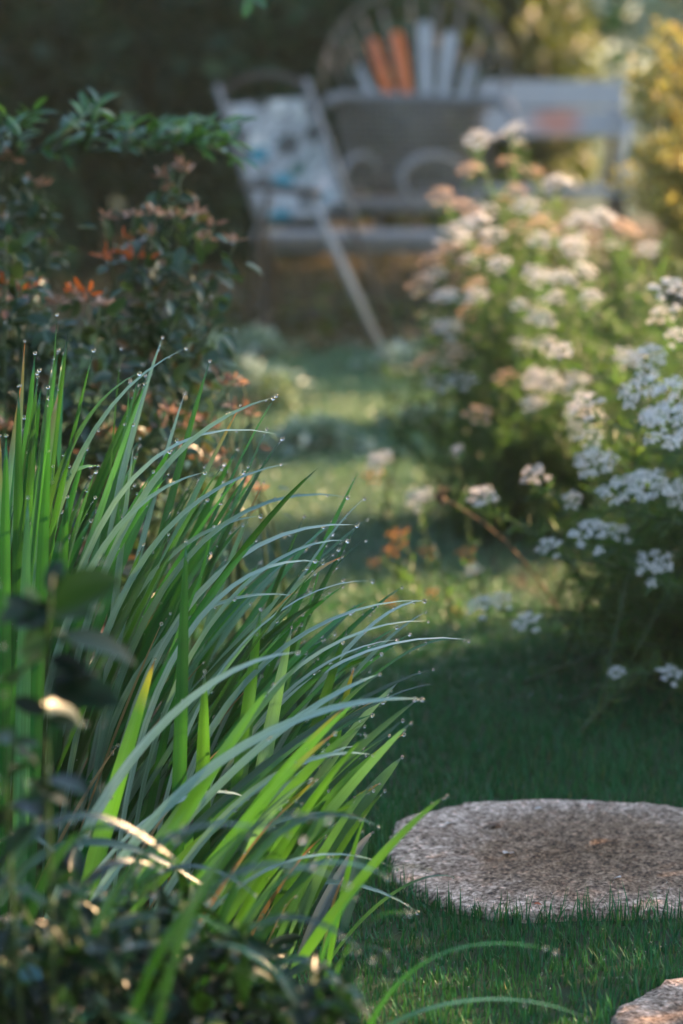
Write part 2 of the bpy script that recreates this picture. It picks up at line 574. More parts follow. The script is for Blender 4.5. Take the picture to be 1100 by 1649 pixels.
def ico():
    t = (1 + 5 ** 0.5) / 2
    v = nrm(np.array([(-1, t, 0), (1, t, 0), (-1, -t, 0), (1, -t, 0), (0, -1, t), (0, 1, t), (0, -1, -t), (0, 1, -t), (t, 0, -1), (t, 0, 1), (-t, 0, -1), (-t, 0, 1)]))
    f = [(0, 11, 5), (0, 5, 1), (0, 1, 7), (0, 7, 10), (0, 10, 11), (1, 5, 9), (5, 11, 4), (11, 10, 2), (10, 7, 6), (7, 1, 8), (3, 9, 4), (3, 4, 2), (3, 2, 6), (3, 6, 8), (3, 8, 9),
         (4, 9, 5), (2, 4, 11), (6, 2, 10), (8, 6, 7), (9, 8, 1)]
    v = [tuple(q) for q in v]
    mid = {}
    out = []

    def m(a, b):
        k = (min(a, b), max(a, b))
        if k not in mid:
            q = nrm((np.array(v[a]) + np.array(v[b])) / 2)
            v.append(tuple(q))
            mid[k] = len(v) - 1
        return mid[k]
    for a, b, c in f:
        x, y, z = m(a, b), m(b, c), m(c, a)
        out += [(a, x, z), (b, y, x), (c, z, y), (x, y, z)]
    return np.array(v), np.array(out)


ICO = ico()


def dew(parent, pos, rad):
    pos = np.asarray(pos)
    if len(pos) == 0:
        return
    R = np.repeat(np.eye(3)[None], len(pos), 0)
    link('dewdrops', scatter('dewdrops', ICO, R, pos - base_of(parent), np.asarray(rad), M['dew']), parent, 'stuff')


def rand_dirs(n):
    return nrm(rng.normal(size=(n, 3)))


LEAF = leaf_template(0.5)
SLIM = leaf_template(0.3, 0.06, 0.25)
WIDE = leaf_template(0.62, 0.1, 0.25)
CARD = (np.array([(0, 0, 0), (0.32, 0.5, 0.06), (0, 1, 0), (-0.32, 0.5, 0.06)]), np.array([(0, 1, 2), (0, 2, 3)]), np.array([0.5, 1, 0.5, 0]), np.array([0, .5, 1, .5]))
NEEDLE = (np.array([(-0.03, 0, 0), (0.03, 0, 0), (0.02, 0.6, 0.02), (0, 1, -0.03)]), np.array([(0, 1, 2), (0, 2, 3)]), np.array([0., 1, 1, .5]), np.array([0, 0, .6, 1]))

# ================================================================== GROUND
GX = 60.0
me = np_mesh('ground', [(-GX, -GX, 0), (GX, -GX, 0), (GX, GX, 0), (-GX, GX, 0)], [(0, 1, 2), (0, 2, 3)], M['ground'])
link('ground', me, None, 'structure')

# bare soil under the seats, as a sheet just above the turf
sb = [(-4.0, 10.2), (-1.6, 10.0), (-0.6, 10.55), (0.0, 10.35), (0.5, 10.6), (1.6, 10.1), (3.0, 10.6), (3.6, 14.5), (3.2, 18.0), (-4.2, 18.0)]
mb = MB()
mb.add([(x, y, 0.006) for x, y in sb], [tuple(range(len(sb)))])
mb.build('soil_bed', M['soil'], None, 'structure')
# planting soil under the border on the left and under the flowering bushes
for pts in ([(-2.6, 1.6), (-0.5, 1.7), (-0.10, 2.7), (-0.14, 3.5), (-0.28, 4.4), (-0.5, 5.6), (-2.6, 6.2)],
            [(0.62, 5.0), (0.85, 4.62), (1.8, 4.5), (2.6, 6.0), (2.4, 8.0), (1.1, 7.9), (0.45, 6.9), (0.35, 6.0)]):
    mb = MB()
    mb.add([(x, y, 0.005) for x, y in pts], [tuple(range(len(pts)))])
    mb.build('planting_bed', M['soil'], None, 'structure')


# ------------------------------------------------------------------ stepping stones
def superellipse(cx, cy, rx, ry, rot, e=2.5, n=96, wob=0.026):
    out = []
    ph = random.random() * 6
    for k in range(n):
        a = 2 * math.pi * k / n
        c, s = math.cos(a), math.sin(a)
        x = rx * math.copysign(abs(c) ** (2 / e), c)
        y = ry * math.copysign(abs(s) ** (2 / e), s)
        w = 1 + wob * math.sin(3 * a + ph) + wob * 0.6 * math.sin(7 * a + 2 * ph) + wob * 0.3 * math.sin(13 * a)
        out.append((cx + w * (x * math.cos(rot) - y * math.sin(rot)), cy + w * (x * math.sin(rot) + y * math.cos(rot))))
    return out


STONES = []


def stone(px, py, rx, ry, rot, label, seed):
    random.seed(seed)
    c = G(px, py, 0.018)
    c[2] = 0
    ring = np.array(superellipse(0, 0, rx, ry, rot))
    STONES.append((c[:2], ring))
    V, Fc = [], []
    levels = [(1.0, -0.03), (1.0, 0.004), (0.99, 0.010), (0.965, 0.0145), (0.93, 0.017), (0.85, 0.018), (0.75, .018), (0.6, 0.018), (.45, .018), (0.3, 0.0175), (.15, .0175)]
    n = len(ring)
    for li, (s, z) in enumerate(levels):
        for k in range(n):
            zz = z + (random.uniform(-0.0016, 0.0016) + .0022 * math.sin(k * .7 + li * 1.9) * math.sin(li * 2.3 + k * .23) if li > 1 else 0)
            jr = random.uniform(-.012, .012) if 0 < li < 5 else 0
            V.append((ring[k][0] * (s + jr), ring[k][1] * (s + jr), zz))
    for li in range(len(levels) - 1):
        for k in range(n):
            k2 = (k + 1) % n
            Fc.append((li * n + k, li * n + k2, (li + 1) * n + k2, (li + 1) * n + k))
    V.append((0, 0, 0.0175))
    for k in range(n):
        Fc.append(((len(levels) - 1) * n + k, (len(levels) - 1) * n + (k + 1) % n, len(V) - 1))
    mb = MB()
    mb.add(V, Fc)
    o = mb.build('stepping_stone', M['stone'], None)
    o.location = Vector(c)
    o['label'] = label
    o['category'] = 'stepping stone'
    o['group'] = 'stepping stones in the lawn'
    return o


stone(935, 1368, 0.325, 0.280, 0.02, 'broad round granite stepping stone with a brown worn middle, set in the lawn', 3)
stone(1282, 1680, 0.235, 0.26, 0.1, 'pale stepping stone of which only a rounded corner shows at the lower right', 5)


def in_stone(x, y, grow=1.0):
    m = np.zeros(len(x), bool)
    for c, ring in STONES:
        ang = np.arctan2(y - c[1], x - c[0])
        ra = np.arctan2(ring[:, 1], ring[:, 0])
        rr = np.hypot(ring[:, 0], ring[:, 1])
        o = np.argsort(ra)
        lim = np.interp(ang, ra[o], rr[o], period=2 * math.pi)
        m |= np.hypot(x - c[0], y - c[1]) < lim * grow
    return m


# ------------------------------------------------------------------ lawn grass
def grass():
    Y = 2.5 + (10.6 - 2.5) * rng.random(400000)
    half = 0.20 * Y + 0.45
    X = (rng.random(len(Y)) * 2 - 1) * half
    dens = np.interp(Y, [2.5, 4.6, 6.5, 10.6], [22000, 18000, 7000, 3200])
    keep = rng.random(len(Y)) < dens * 8.1 * 2 * half / 400000
    X, Y = X[keep], Y[keep]
    k = ~in_stone(X, Y, 0.985) & ~((X < -0.22) & (Y < 4.6) & (X < -0.10 - 0.03 * Y)) & ~((X > 0.75) & (Y > 5.3) & (Y < 8))
    X, Y = X[k], Y[k]
    n = len(X)
    tv = np.array([(-0.5, 0, 0), (0.5, 0, 0), (-0.36, 0.07, 0.55), (0.36, 0.07, 0.55), (0, 0.22, 1.0)])
    tt = np.array([(0, 1, 3), (0, 3, 2), (2, 3, 4)])
    a = rng.random(n) * 6.283
    lean = rng.normal(0, 0.35, n)
    h = rng.uniform(0.010, 0.027, n) * (1 + 0.35 * np.sin(X * 9 + 1.3) * np.sin(Y * 7)) * np.interp(Y, [2.5, 10], [1.0, 1.25])
    edge = in_stone(X, Y, 1.10)
    front = edge & (Y < 3.75)
    h = np.where(front, h * rng.uniform(1.2, 2.1, n), np.where(edge, h * 1.4, h))
    w = rng.uniform(0.0016, 0.0032, n) * np.interp(Y, [2.5, 5, 10], [1, 1.3, 2.6])
    ca, sa = np.cos(a), np.sin(a)
    x = np.stack([ca, sa, np.zeros(n)], -1)
    y0 = np.stack([-sa, ca, np.zeros(n)], -1)
    z0 = np.repeat(np.array([[0, 0, 1.0]]), n, 0)
    cl, sl = np.cos(lean)[:, None], np.sin(lean)[:, None]
    y = y0 * cl - z0 * sl
    z = z0 * cl + y0 * sl
    R = np.stack([x, y, z], -1)
    pos = np.stack([X, Y, np.zeros(n)], -1)
    far = rng.random(n) < np.interp(Y, [4.9, 5.9], [0, 1])  # far blades take the paler colour that carries the light
    for sel, mt, lab in ((~far, 'grass', 'short dark green grass of the near lawn around the stones'), (far, 'lit_dewy_grass', 'dew covered grass of the far lawn, painted paler as if lit')):
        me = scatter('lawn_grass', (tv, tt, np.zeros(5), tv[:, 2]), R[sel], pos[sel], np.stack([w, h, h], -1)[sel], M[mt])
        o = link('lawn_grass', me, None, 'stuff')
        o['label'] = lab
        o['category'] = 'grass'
    # dew on the lawn
    q = rng.random(n) < np.interp(Y, [2.5, 4.2, 5.2, 7, 8], [0.035, 0.015, 0.10, 0.10, 0.01])
    tip = np.stack([X + R[:, 0, 2] * h * 0.9, Y + R[:, 1, 2] * h * 0.9, h * 0.97], -1)[q]
    me = scatter('lawn_dew', ICO, np.repeat(np.eye(3)[None], q.sum(), 0), tip, rng.uniform(0.0007, 0.0014, q.sum()) * np.interp(Y[q], [2.5, 4.4, 4.9, 10], [1, 1, 2.0, 2.2]), M['dew'])
    o = link('lawn_dew', me, None, 'stuff')
    o['label'] = 'tiny dewdrops hanging on the lawn grass'
    o['category'] = 'dew'


grass()

# ================================================================== BACKGROUND PLANTING


def leafy_shrub(name, label, cat, c, r, mat, n, size, trunk_h=0.5, group=None, tm=CARD, lumps=26, zmin=0.0):
    """a shrub or tree with its own trunk, limbs and an uneven crown of leaf clumps"""
    c = np.asarray(c, float)
    t = thing(name, label, cat, (c[0], c[1], 0), group)
    r = np.asarray(r, float)
    cc = np.array([c[0], c[1], c[2]])
    mb = MB()
    top = cc - np.array([0, 0, 0.3 * r[2]])
    rad = max(0.02, 0.06 * r[0])
    mb.tube([(c[0], c[1], -0.02), (c[0] + 0.03, c[1], top[2] * 0.5), top], [rad * 1.3, rad, rad * 0.7], 8)
    L = rand_dirs(lumps) * (rng.random((lumps, 1)) ** 0.33) * 0.82
    lp = cc + L * r
    lp[:, 2] = np.maximum(lp[:, 2], zmin + 0.06)
    for q in lp[:14]:
        mid = (top + q) / 2 + rng.normal(0, 0.05, 3) * r
        mb.tube(bez(top * 0.6 + np.array([c[0], c[1], 0.2]) * 0.4, mid, q, 5), [rad * 0.5, rad * 0.4, rad * 0.3, rad * 0.2, rad * 0.1], 5)
    mb.build('trunk', M['bark'], t)
    k = rng.integers(0, lumps, n)
    lr = rng.uniform(0.22, 0.42, lumps)
    d = rand_dirs(n)
    off = d * (rng.random((n, 1)) ** 0.45) * lr[k][:, None] * r
    pos = lp[k] + off
    ok = pos[:, 2] > zmin + 0.01
    pos, d = pos[ok], d[ok]
    dirs = nrm(d + rng.normal(0, 0.7, pos.shape) + np.array([0, 0, -0.25]))
    ups = nrm(rng.normal(0, 0.5, pos.shape) + np.array([0, 0, 1]))
    sz = rng.uniform(0.6, 1.25, len(pos)) * size
    lc = rng.random(lumps) * .75
    me = scatter('crown', tm, frames(dirs, ups), pos - base_of(t), sz, mat, lc[k][ok] + rng.random(len(pos)) * .25)
    link('crown', me, t, 'stuff')
    return t


leafy_shrub('evergreen_shrub', 'dark evergreen shrub filling the upper left corner behind the roses', 'shrub', (-2.3, 13.6, 1.1), (1.25, 1.1, 1.5), M['hedge_leaf'], 9000, 0.18)
leafy_shrub('evergreen_shrub', 'dark evergreen shrub directly behind the floral sling chair', 'shrub', (-0.75, 14.6, 1.2), (1.15, 0.9, 1.6), M['hedge_leaf'], 9000, 0.18)
leafy_shrub('lime_shrub', 'yellowish green shrub behind the fan back of the wicker chair', 'shrub', (0.25, 15.6, 1.35), (0.95, 0.9, 1.6), M['hedge_lime'], 10000, 0.11)
leafy_shrub('olive_shrub', 'olive brown shrub rising behind the painted bench', 'shrub', (1.0, 15.9, 1.35), (0.80, 0.8, 1.35), M['hedge_olive'], 10000, 0.11)
# trees beyond the shrubs
for (x, y, z, r, lab, mt) in ((-3.6, 17.0, 2.7, 3.0, 'large dark tree whose crown closes the view behind the upper left shrubs', 'hedge_leaf'),
                              (-0.4, 18.6, 2.7, 2.6, 'large dark tree standing behind the shrubs at the middle of the view', 'hedge_leaf'),
                              (3.6, 19.8, 4.4, 2.1, 'leafy tree behind the olive shrub, with a bright gap of sky on its right', 'hedge_olive')):
    leafy_shrub('garden_tree', lab, 'tree', (x, y, z), (r, r * 0.8, r * 1.15), M[mt], 16000, 0.24, group='trees closing the garden', lumps=40)
def along(s_, a_):
    return s_ * math.cos(SUN_AZ) + a_ * math.sin(SUN_AZ), -s_ * math.sin(SUN_AZ) + a_ * math.cos(SUN_AZ)


for s_, a_, z, r, n, sz, lab in ((-3.45, 7.6, 3.4, (1.05, 1.05, 1.3), 2600, .075, 'small unseen tree added right of the view to dapple the strap leaves'),
                                 (-4.75, 7.9, 3.9, (.75, .75, .6), 2600, .075, 'little unseen tree added right of the view to break the light on the roses'),
                                 (-11.0, 11.2, 3.8, (2.9, 2.9, 3.0), 15000, .17, 'spreading unseen tree added right of the view to shade the chairs')):
    x, y = along(s_, a_)
    leafy_shrub('added_shade_tree', lab, 'tree', (x, y, z), r, M['hedge_leaf'], n, sz, lumps=44, group='unseen trees added for shade', zmin=1.2)  # unseen trees added to cast shade into the view
for (x, y, z, r, lab) in ((-4.2, -2.6, 2.2, (2.6, 1.2, 2.6), 'tall dark unseen hedge bush added behind the viewer on the left to block skylight'), (0.2, -3.4, 2.3, (2.6, 1.2, 2.7), 'tall dark unseen hedge bush added straight behind the viewer to block skylight'),
                          (4.4, -2.8, 2.2, (2.6, 1.2, 2.6), 'tall dark unseen hedge bush added behind the viewer on the right to block skylight'), (-3.9, 3.0, 2.0, (1.2, 2.4, 2.4), 'tall dark unseen hedge bush added beside the left border to block skylight'),
                          (-4.2, 8.0, 2.0, (1.3, 2.6, 2.4), 'tall dark unseen hedge bush added beside the roses on the left to block skylight')):
    leafy_shrub('added_hedge_bush', lab, 'hedge', (x, y, z), r, M['hedge_leaf'], 9000, .2, lumps=40, group='unseen hedge added to block skylight')  # unseen bushes added to cut sky fill from behind and left
for k, (x, mt, lab) in enumerate(((-7, 'hedge_lime', 'pale misty far tree hidden left of the others'), (6.4, 'silver', 'far tree in the gap at upper right, haze painted into its pale leaves'), (14, 'hedge_lime', 'pale misty far tree at the right end of the row'))):
    leafy_shrub('far_tree', lab, 'tree', (x, 40 + k, 3.2), (4.2, 3, 3.6), M[mt], 5500, 0.4, group='far misty trees', lumps=50)  # tree in the gap gets pale leaves, haze painted into them

leafy_shrub('added_shade_bush', 'lower rounded dark bush added out of view, right of the second stone, for shade', 'shrub', (2.92, 3.95, .78), (.85, .75, .80), M['hedge_leaf'], 20000, .05)  # unseen bush added to keep sun off the near lawn
leafy_shrub('added_shade_bush', 'rounded dark bush added out of view to shade the stepping stone', 'shrub', (2.38, 4.75, .80), (.95, .90, .85), M['hedge_leaf'], 22000, .05)  # unseen bush added to shade the stepping stone


# ================================================================== FURNITURE
def sling_chair():
    t = thing('sling_chair', 'tilted garden sling chair with pale floral fabric and a long slanting leg', 'chair', (*P(480, 560, 10.5)[:2], 0))
    fw = 0.016
    tl, tr, br, bl = P(366, 168, 10.85), P(503, 155, 10.75), P(566, 345, 10.35), P(412, 360, 10.45)
    # fabric, sagging a little and with real thickness
    nx, ny = 10, 14
    n0 = nrm(np.cross(tr - tl, bl - tl))
    V, Fc = [], []
    for side in (0, 1):
        for j in range(ny + 1):
            for i in range(nx + 1):
                a, b = i / nx, j / ny
                p = (tl * (1 - a) + tr * a) * (1 - b) + (bl * (1 - a) + br * a) * b
                sag = 0.035 * math.sin(math.pi * a) * math.sin(math.pi * b) + 0.004 * math.sin(9 * a + 5 * b)
                V.append(p + n0 * (sag + side * 0.006))
    w = nx + 1
    for j in range(ny):
        for i in range(nx):
            q = j * w + i
            Fc.append((q, q + 1, q + w + 1, q + w))
            k = q + w * (ny + 1)
            Fc.append((k + w, k + w + 1, k + 1, k))
    rim = [i for i in range(w)] + [j * w + nx for j in range(1, ny + 1)] + [ny * w + i for i in range(nx - 1, -1, -1)] + [j * w for j in range(ny - 1, 0, -1)]
    o2 = w * (ny + 1)
    for a, b in zip(rim, rim[1:] + rim[:1]):
        Fc.append((b, a, a + o2, b + o2))
    m = MB(); m.add(V, Fc); m.build('fabric', M['floral'], t)
    for a, b in ((P(350, 138, 10.87), P(420, 368, 10.42)), (P(492, 128, 10.78), P(572, 352, 10.32))):
        m = MB(); m.tube([a, (a + b) / 2, b], fw * .9, 8); m.build('back_post', M['grey_wood'], t)
    m = MB(); m.tube(bez3(P(357, 158, 10.85), P(380, 112, 10.88), P(470, 108, 10.84), P(494, 150, 10.76), 14), 0.014, 8)
    m.build('head_hoop', M['dark_wood'], t)
    m = MB(); m.tube([P(414, 362, 10.44), P(568, 350, 10.34)], 0.016, 8); m.build('back_rail', M['dark_wood'], t)
    # arms
    for y, dx in ((10.05, 0), (10.6, 70)):
        m = MB(); m.tube([P(392 + dx, 298, y + 0.25), P(450 + dx, 303, y + 0.1), P(512 + dx, 312, y)], [0.028, 0.03, 0.03], 8, flat=0.6, up=(0, 0, 1))
        m.build('arm', M['dark_wood'], t)
    # legs
    f1 = G(618, 574)
    m = MB(); m.tube([P(500, 318, 10.05), P(556, 440, 10.12), f1], [0.017, 0.017, 0.016], 8); m.build('leg', M['pale_wood'], t)
    m = MB(); m.tube([P(560, 345, 10.45), G(632, 545)], 0.013, 8); m.build('leg', M['dark_wood'], t)
    m = MB(); m.tube([P(432, 312, 10.2), P(410, 430, 10.3), G(398, 545)], 0.017, 8); m.build('leg', M['dark_wood'], t)
    m = MB(); m.tube([P(420, 350, 10.6), G(455, 505)], 0.016, 8); m.build('leg', M['dark_wood'], t)
    m = MB(); m.tube([G(398, 545) + np.array([0, 0, 0.02]), G(455, 505) + np.array([0, 0, 0.02])], 0.014, 6); m.build('runner', M['dark_wood'], t)
    m = MB(); m.tube([f1 + np.array([-0.02, -0.03, 0.018]), G(645, 585) + np.array([0.03, 0.1, 0.018])], 0.014, 6); m.build('runner', M['grey_wood'], t)


def fan_chair():
    t = thing('wicker_fan_chair', 'dark wicker armchair with a fan back of orange and white slats', 'chair', (*P(670, 400, 12.2)[:2], 0))
    Yb = 12.5
    # woven back panel: uprights and weft
    m = MB(); m.tube(np.vstack([bez(P(525, 170, Yb - .1), P(528, 153, Yb), P(570, 155, Yb), 5), bez(P(600, 155, Yb + .03), P(690, 158, Yb + .05), P(775, 160, Yb), 7),
                                bez(P(795, 160, Yb - .02), P(838, 166, Yb - .1), P(826, 225, Yb - .25), 7)]), 0.026, 8)
    m.build('rolled_rim', M['grey_wicker'], t)
    m = MB()
    for k in range(24):
        x = 540 + k * 10.6
        m.tube([P(x, 160, Yb), P(x * 0.9 + 66, 235, Yb - .03), P(x * 0.82 + 120, 310, Yb - .12)], 0.010, 4)
    for k in range(15):
        y = 168 + k * 9.6
        q = (y - 160) / 150
        m.tube([P(538 + 20 * q, y, Yb - .02 - .1 * q), P(670, y + 3, Yb + .01 - .1 * q), P(786 - 25 * q, y, Yb - .02 - .1 * q)], 0.0085, 4)
    m.build('woven_back', M['wicker'], t)
    c = P(690, 345, Yb)
    # fan: slats and spokes from the rim up to the hoop
    def ray(px_top, y_top, y0=156):
        a = P(px_top, y_top, Yb + 0.06)
        d = a - c
        z0 = P(690, y0, Yb)[2]
        b = c + d * ((z0 - c[2]) / d[2])
        b[1] = Yb + 0.03
        return b, a
    for px, py, w, mt in ((598, 62, .030, 'orange_paint'), (638, 50, .030, 'orange_paint'), (684, 34, .034, 'white_paint'), (726, 50, .030, 'white_paint'),
                          (762, 98, .026, 'white_paint'), (578, 105, .022, 'white_paint')):
        b, a = ray(px, py)
        d = nrm(a - b)
        s = nrm(np.cross(d, (0, 1, 0)))
        V = []
        for q, wq in ((b, w * 0.8), (b * .5 + a * .5, w), (a - d * 0.02, w), (a, w * 0.55)):
            for sx, sy in ((-1, -1), (1, -1), (1, 1), (-1, 1)):
                V.append(q + s * sx * wq + np.array([0, sy * 0.008, 0]))
        Fc = [(3, 2, 1, 0), (12, 13, 14, 15)]
        for i in range(3):
            for k in range(4):
                Fc.append((i * 4 + k, i * 4 + (k + 1) % 4, i * 4 + 4 + (k + 1) % 4, i * 4 + 4 + k))
        m = MB(); m.add(V, Fc); m.build('slat', M[mt], t, smooth=False, label='orange painted slat' if mt == 'orange_paint' else 'white painted slat')
    for px, py in ((525, 85), (540, 60), (556, 40), (615, 10), (660, 0), (705, 0), (745, 8), (782, 35), (800, 70), (815, 110), (568, 70), (582, 25), (705, 60), (745, 75), (775, 60)):
        b, a = ray(px, py)
        m = MB(); m.tube([b, a], 0.006, 5); m.build('spoke', M['grey_wicker'], t)
    m = MB(); m.tube(bez3(P(520, 150, Yb + .05), P(500, -70, Yb + .1), P(850, -80, Yb + .1), P(812, 150, Yb + .05), 24), 0.009, 6); m.build('fan_hoop', M['wicker'], t)
    # seat, arms and base
    zc = P(660, 320, 12.15)
    m = MB()
    n = 28
    for z0, z1, rr in ((zc[2] - .05, zc[2], .36),):
        V = [(zc[0] + rr * math.cos(2 * math.pi * k / n), zc[1] + .9 * rr * math.sin(2 * math.pi * k / n), z) for z in (z0, z1) for k in range(n)]
        Fc = [(k, (k + 1) % n, n + (k + 1) % n, n + k) for k in range(n)] + [tuple(range(n, 2 * n)), tuple(range(n - 1, -1, -1))]
        m.add(V, Fc)
    m.build('seat', M['wicker'], t, bevel=0.012)
    for x0, xm, x1, yy in ((642, 690, 748, 11.85), (548, 575, 610, 12.2)):
        m = MB(); m.tube(bez3(P(x0, 300, yy), P(x0 + 2, 236, yy), P(x1, 232, yy + .2), P(x1 + 6, 300, yy + .3), 16), 0.017, 8)
        m.build('arm', M['grey_wicker'], t)
    m = MB(); m.tube([P(646, 290, 11.86), P(662, 330, 11.86), G(692, 440)], 0.016, 8); m.build('leg', M['grey_wicker'], t)
    for gx, gy in ((600, 455), (735, 435), (640, 425)):
        g = G(gx, gy)
        m = MB(); m.tube([(g[0] * .8 + zc[0] * .2, g[1] * .8 + zc[1] * .2, zc[2] - .04), g], 0.016, 8); m.build('leg', M['wicker'], t)
    n = 28
    q = P(675, 398, 11.9)
    ring = [(q[0] + .16 * math.cos(2 * math.pi * k / n), q[1] + .16 * math.sin(2 * math.pi * k / n), q[2]) for k in range(n + 1)]
    m = MB(); m.tube(ring, 0.016, 6, cap=False); m.build('base_ring', M['grey_wicker'], t)


def bench():
    t = thing('painted_bench', 'painted garden bench with a white back faded red at its top edge', 'bench', (*P(890, 440, 13.2)[:2], 0))
    a, b = P(770, 130, 13.4), P(1006, 220, 13.4)
    x0, x1 = a[0], b[0]
    zt, zb = a[2], b[2]
    zm = (zt + zb) / 2
    for z0, z1 in ((zm + .006, zt), (zb, zm - .006)):
        m = MB(); m.box((x0, 13.40, z0), (x1, 13.43, z1)); m.build('back_plank', M['board'], t, smooth=False, bevel=0.006)
    zs = P(900, 302, 13.1)[2]
    for k in range(3):
        m = MB(); m.box((x0 - .35, 12.92 + k * .145, zs - .035), (x1, 13.055 + k * .145, zs)); m.build('seat_plank', M['pale_wood'], t, smooth=False, bevel=0.006)
    for x in (x0 + .06, x1 - .06):
        m = MB(); m.box((x - .025, 13.432, 0), (x + .025, 13.482, zt - .02)); m.build('back_post', M['dark_wood'], t, smooth=False, bevel=0.005)
        m = MB(); m.box((x - .025, 12.95, 0), (x + .025, 13.0, zs - .036)); m.build('leg', M['dark_wood'], t, smooth=False, bevel=0.005)
    # curved arm at the right end
    m = MB(); m.tube(bez3(P(1004, 185, 13.42), P(1022, 200, 13.1), P(1000, 240, 12.95), P(1002, 300, 12.95), 14), 0.022, 8); m.build('arm', M['pale_wood'], t)
    m = MB(); m.tube([P(972, 262, 13.1), P(972, 300, 13.1)], 0.012, 6); m.build('arm_peg', M['dark_wood'], t)


def low_table():
    t = thing('low_table', 'low weathered wooden table between the sling chair and the wicker chair', 'table', (*P(560, 470, 11.3)[:2], 0))
    a, b = P(405, 380, 11.2), P(715, 380, 11.2)
    z = a[2]
    for k in range(4):
        m = MB(); m.box((a[0] + random.uniform(0, .01), 11.2 + k * .105, z - .03), (b[0] - random.uniform(0, .01), 11.297 + k * .105, z)); m.build('top_plank', M['grey_wood'], t, smooth=False, bevel=0.005)
    m = MB(); m.box((a[0] + .05, 11.22, z - .075), (b[0] - .05, 11.24, z - .031)); m.build('apron', M['grey_wood'], t, smooth=False)
    for x in (a[0] + .04, b[0] - .09):
        for y in (11.245, 11.54):
            m = MB(); m.box((x, y, 0), (x + .045, y + .045, z - .031)); m.build('leg', M['dark_wood'], t, smooth=False, bevel=0.004)


sling_chair()
fan_chair()
bench()
low_table()


# ------------------------------------------------------------------ silvery cushions along the far edge of the lawn
def cushion(px, py, rx, h, n, label):
    g = G(px, py)
    t = thing('silver_cushion_plant', label, 'plant', (g[0], g[1], 0), 'silvery low plants along the lawn')
    a = rng.random(n) * 6.283
    rr = np.sqrt(rng.random(n))
    lump = 0.75 + 0.25 * np.sin(a * 3 + px)
    pos = np.stack([g[0] + rx * rr * np.cos(a) * lump, g[1] + rx * 0.9 * rr * np.sin(a) * lump, h * (1 - rr ** 2) * rng.uniform(0.5, 1.0, n) + 0.005], -1)
    dirs = np.stack([np.cos(a), np.sin(a), rng.uniform(-.1, 1.2, n)], -1) + rng.normal(0, .4, (n, 3))
    ups = rng.normal(0, .4, (n, 3)) + np.array([0, 0, 1])
    link('foliage', scatter('foliage', LEAF, frames(dirs, ups), pos - base_of(t), rng.uniform(.03, .055, n), M['silver']), t, 'stuff')
    m = MB()
    for k in range(8):
        an = k * .785
        m.tube([(g[0], g[1], 0), (g[0] + rx * .5 * math.cos(an), g[1] + rx * .5 * math.sin(an), h * .5)], [.006, .003], 5)
    m.build('stem', M['dry'], t)


for a in ((335, 610, .22, .20, 260, 'silvery low plant beside the rose bush, at the left end of the far lawn edge'),
          (420, 655, .26, .15, 380, 'wide silvery low plant in front of the floral chair, nearest the spent rose stalk'),
          (505, 725, .20, .10, 260, 'flat silvery low plant out in the lawn, the one nearest to the strap leaves'),
          (400, 585, .25, .14, 260, 'silvery low plant at the foot of the floral chair'),
          (660, 600, .25, .10, 240, 'silvery low plant right of the slanting chair leg, beside the white bush'),
          (690, 690, .20, .07, 170, 'flat silvery low plant under the left edge of the white bush')):
    cushion(*a)


# leaf litter and scattered ground cover on the soil under the seats
n = 5200
X, Y = rng.uniform(-3.2, 3.0, n), 10.15 + 5.5 * rng.random(n) ** 1.4
pos = np.stack([X, Y, rng.uniform(.008, .02, n)], -1)
dirs = np.stack([rng.normal(0, 1, n), rng.normal(0, 1, n), rng.normal(.05, .25, n)], -1)
up_ = rng.normal(0, .35, (n, 3)) + np.array([0, 0, 1])
patch = np.sin(X * 2.1 + 1) * np.sin(Y * 1.7) + rng.normal(0, .5, n) - (Y - 10.8) * .55
M['litter'] = leafmat('leaf_litter', [(0.0, (0.020, 0.014, 0.006)), (0.6, (0.060, 0.040, 0.016)), (1.0, (0.120, 0.075, 0.030))], rough=0.7, transl=0.1, spec=0.2)
for sel, mt, lab, ct, nm in ((patch <= .1, 'litter', 'brown dead leaves strewn on the soil under the seats', 'leaf litter', 'leaf_litter'), (patch > .1, 'hedge_lime', 'low green ground cover creeping over the soil edge', 'ground cover', 'ground_foliage')):
    o = link(nm, scatter(nm, LEAF, frames(dirs, up_)[sel], pos[sel], rng.uniform(.05, .11, sel.sum()), M[mt]), None, 'stuff')
    o['label'] = lab
    o['category'] = ct

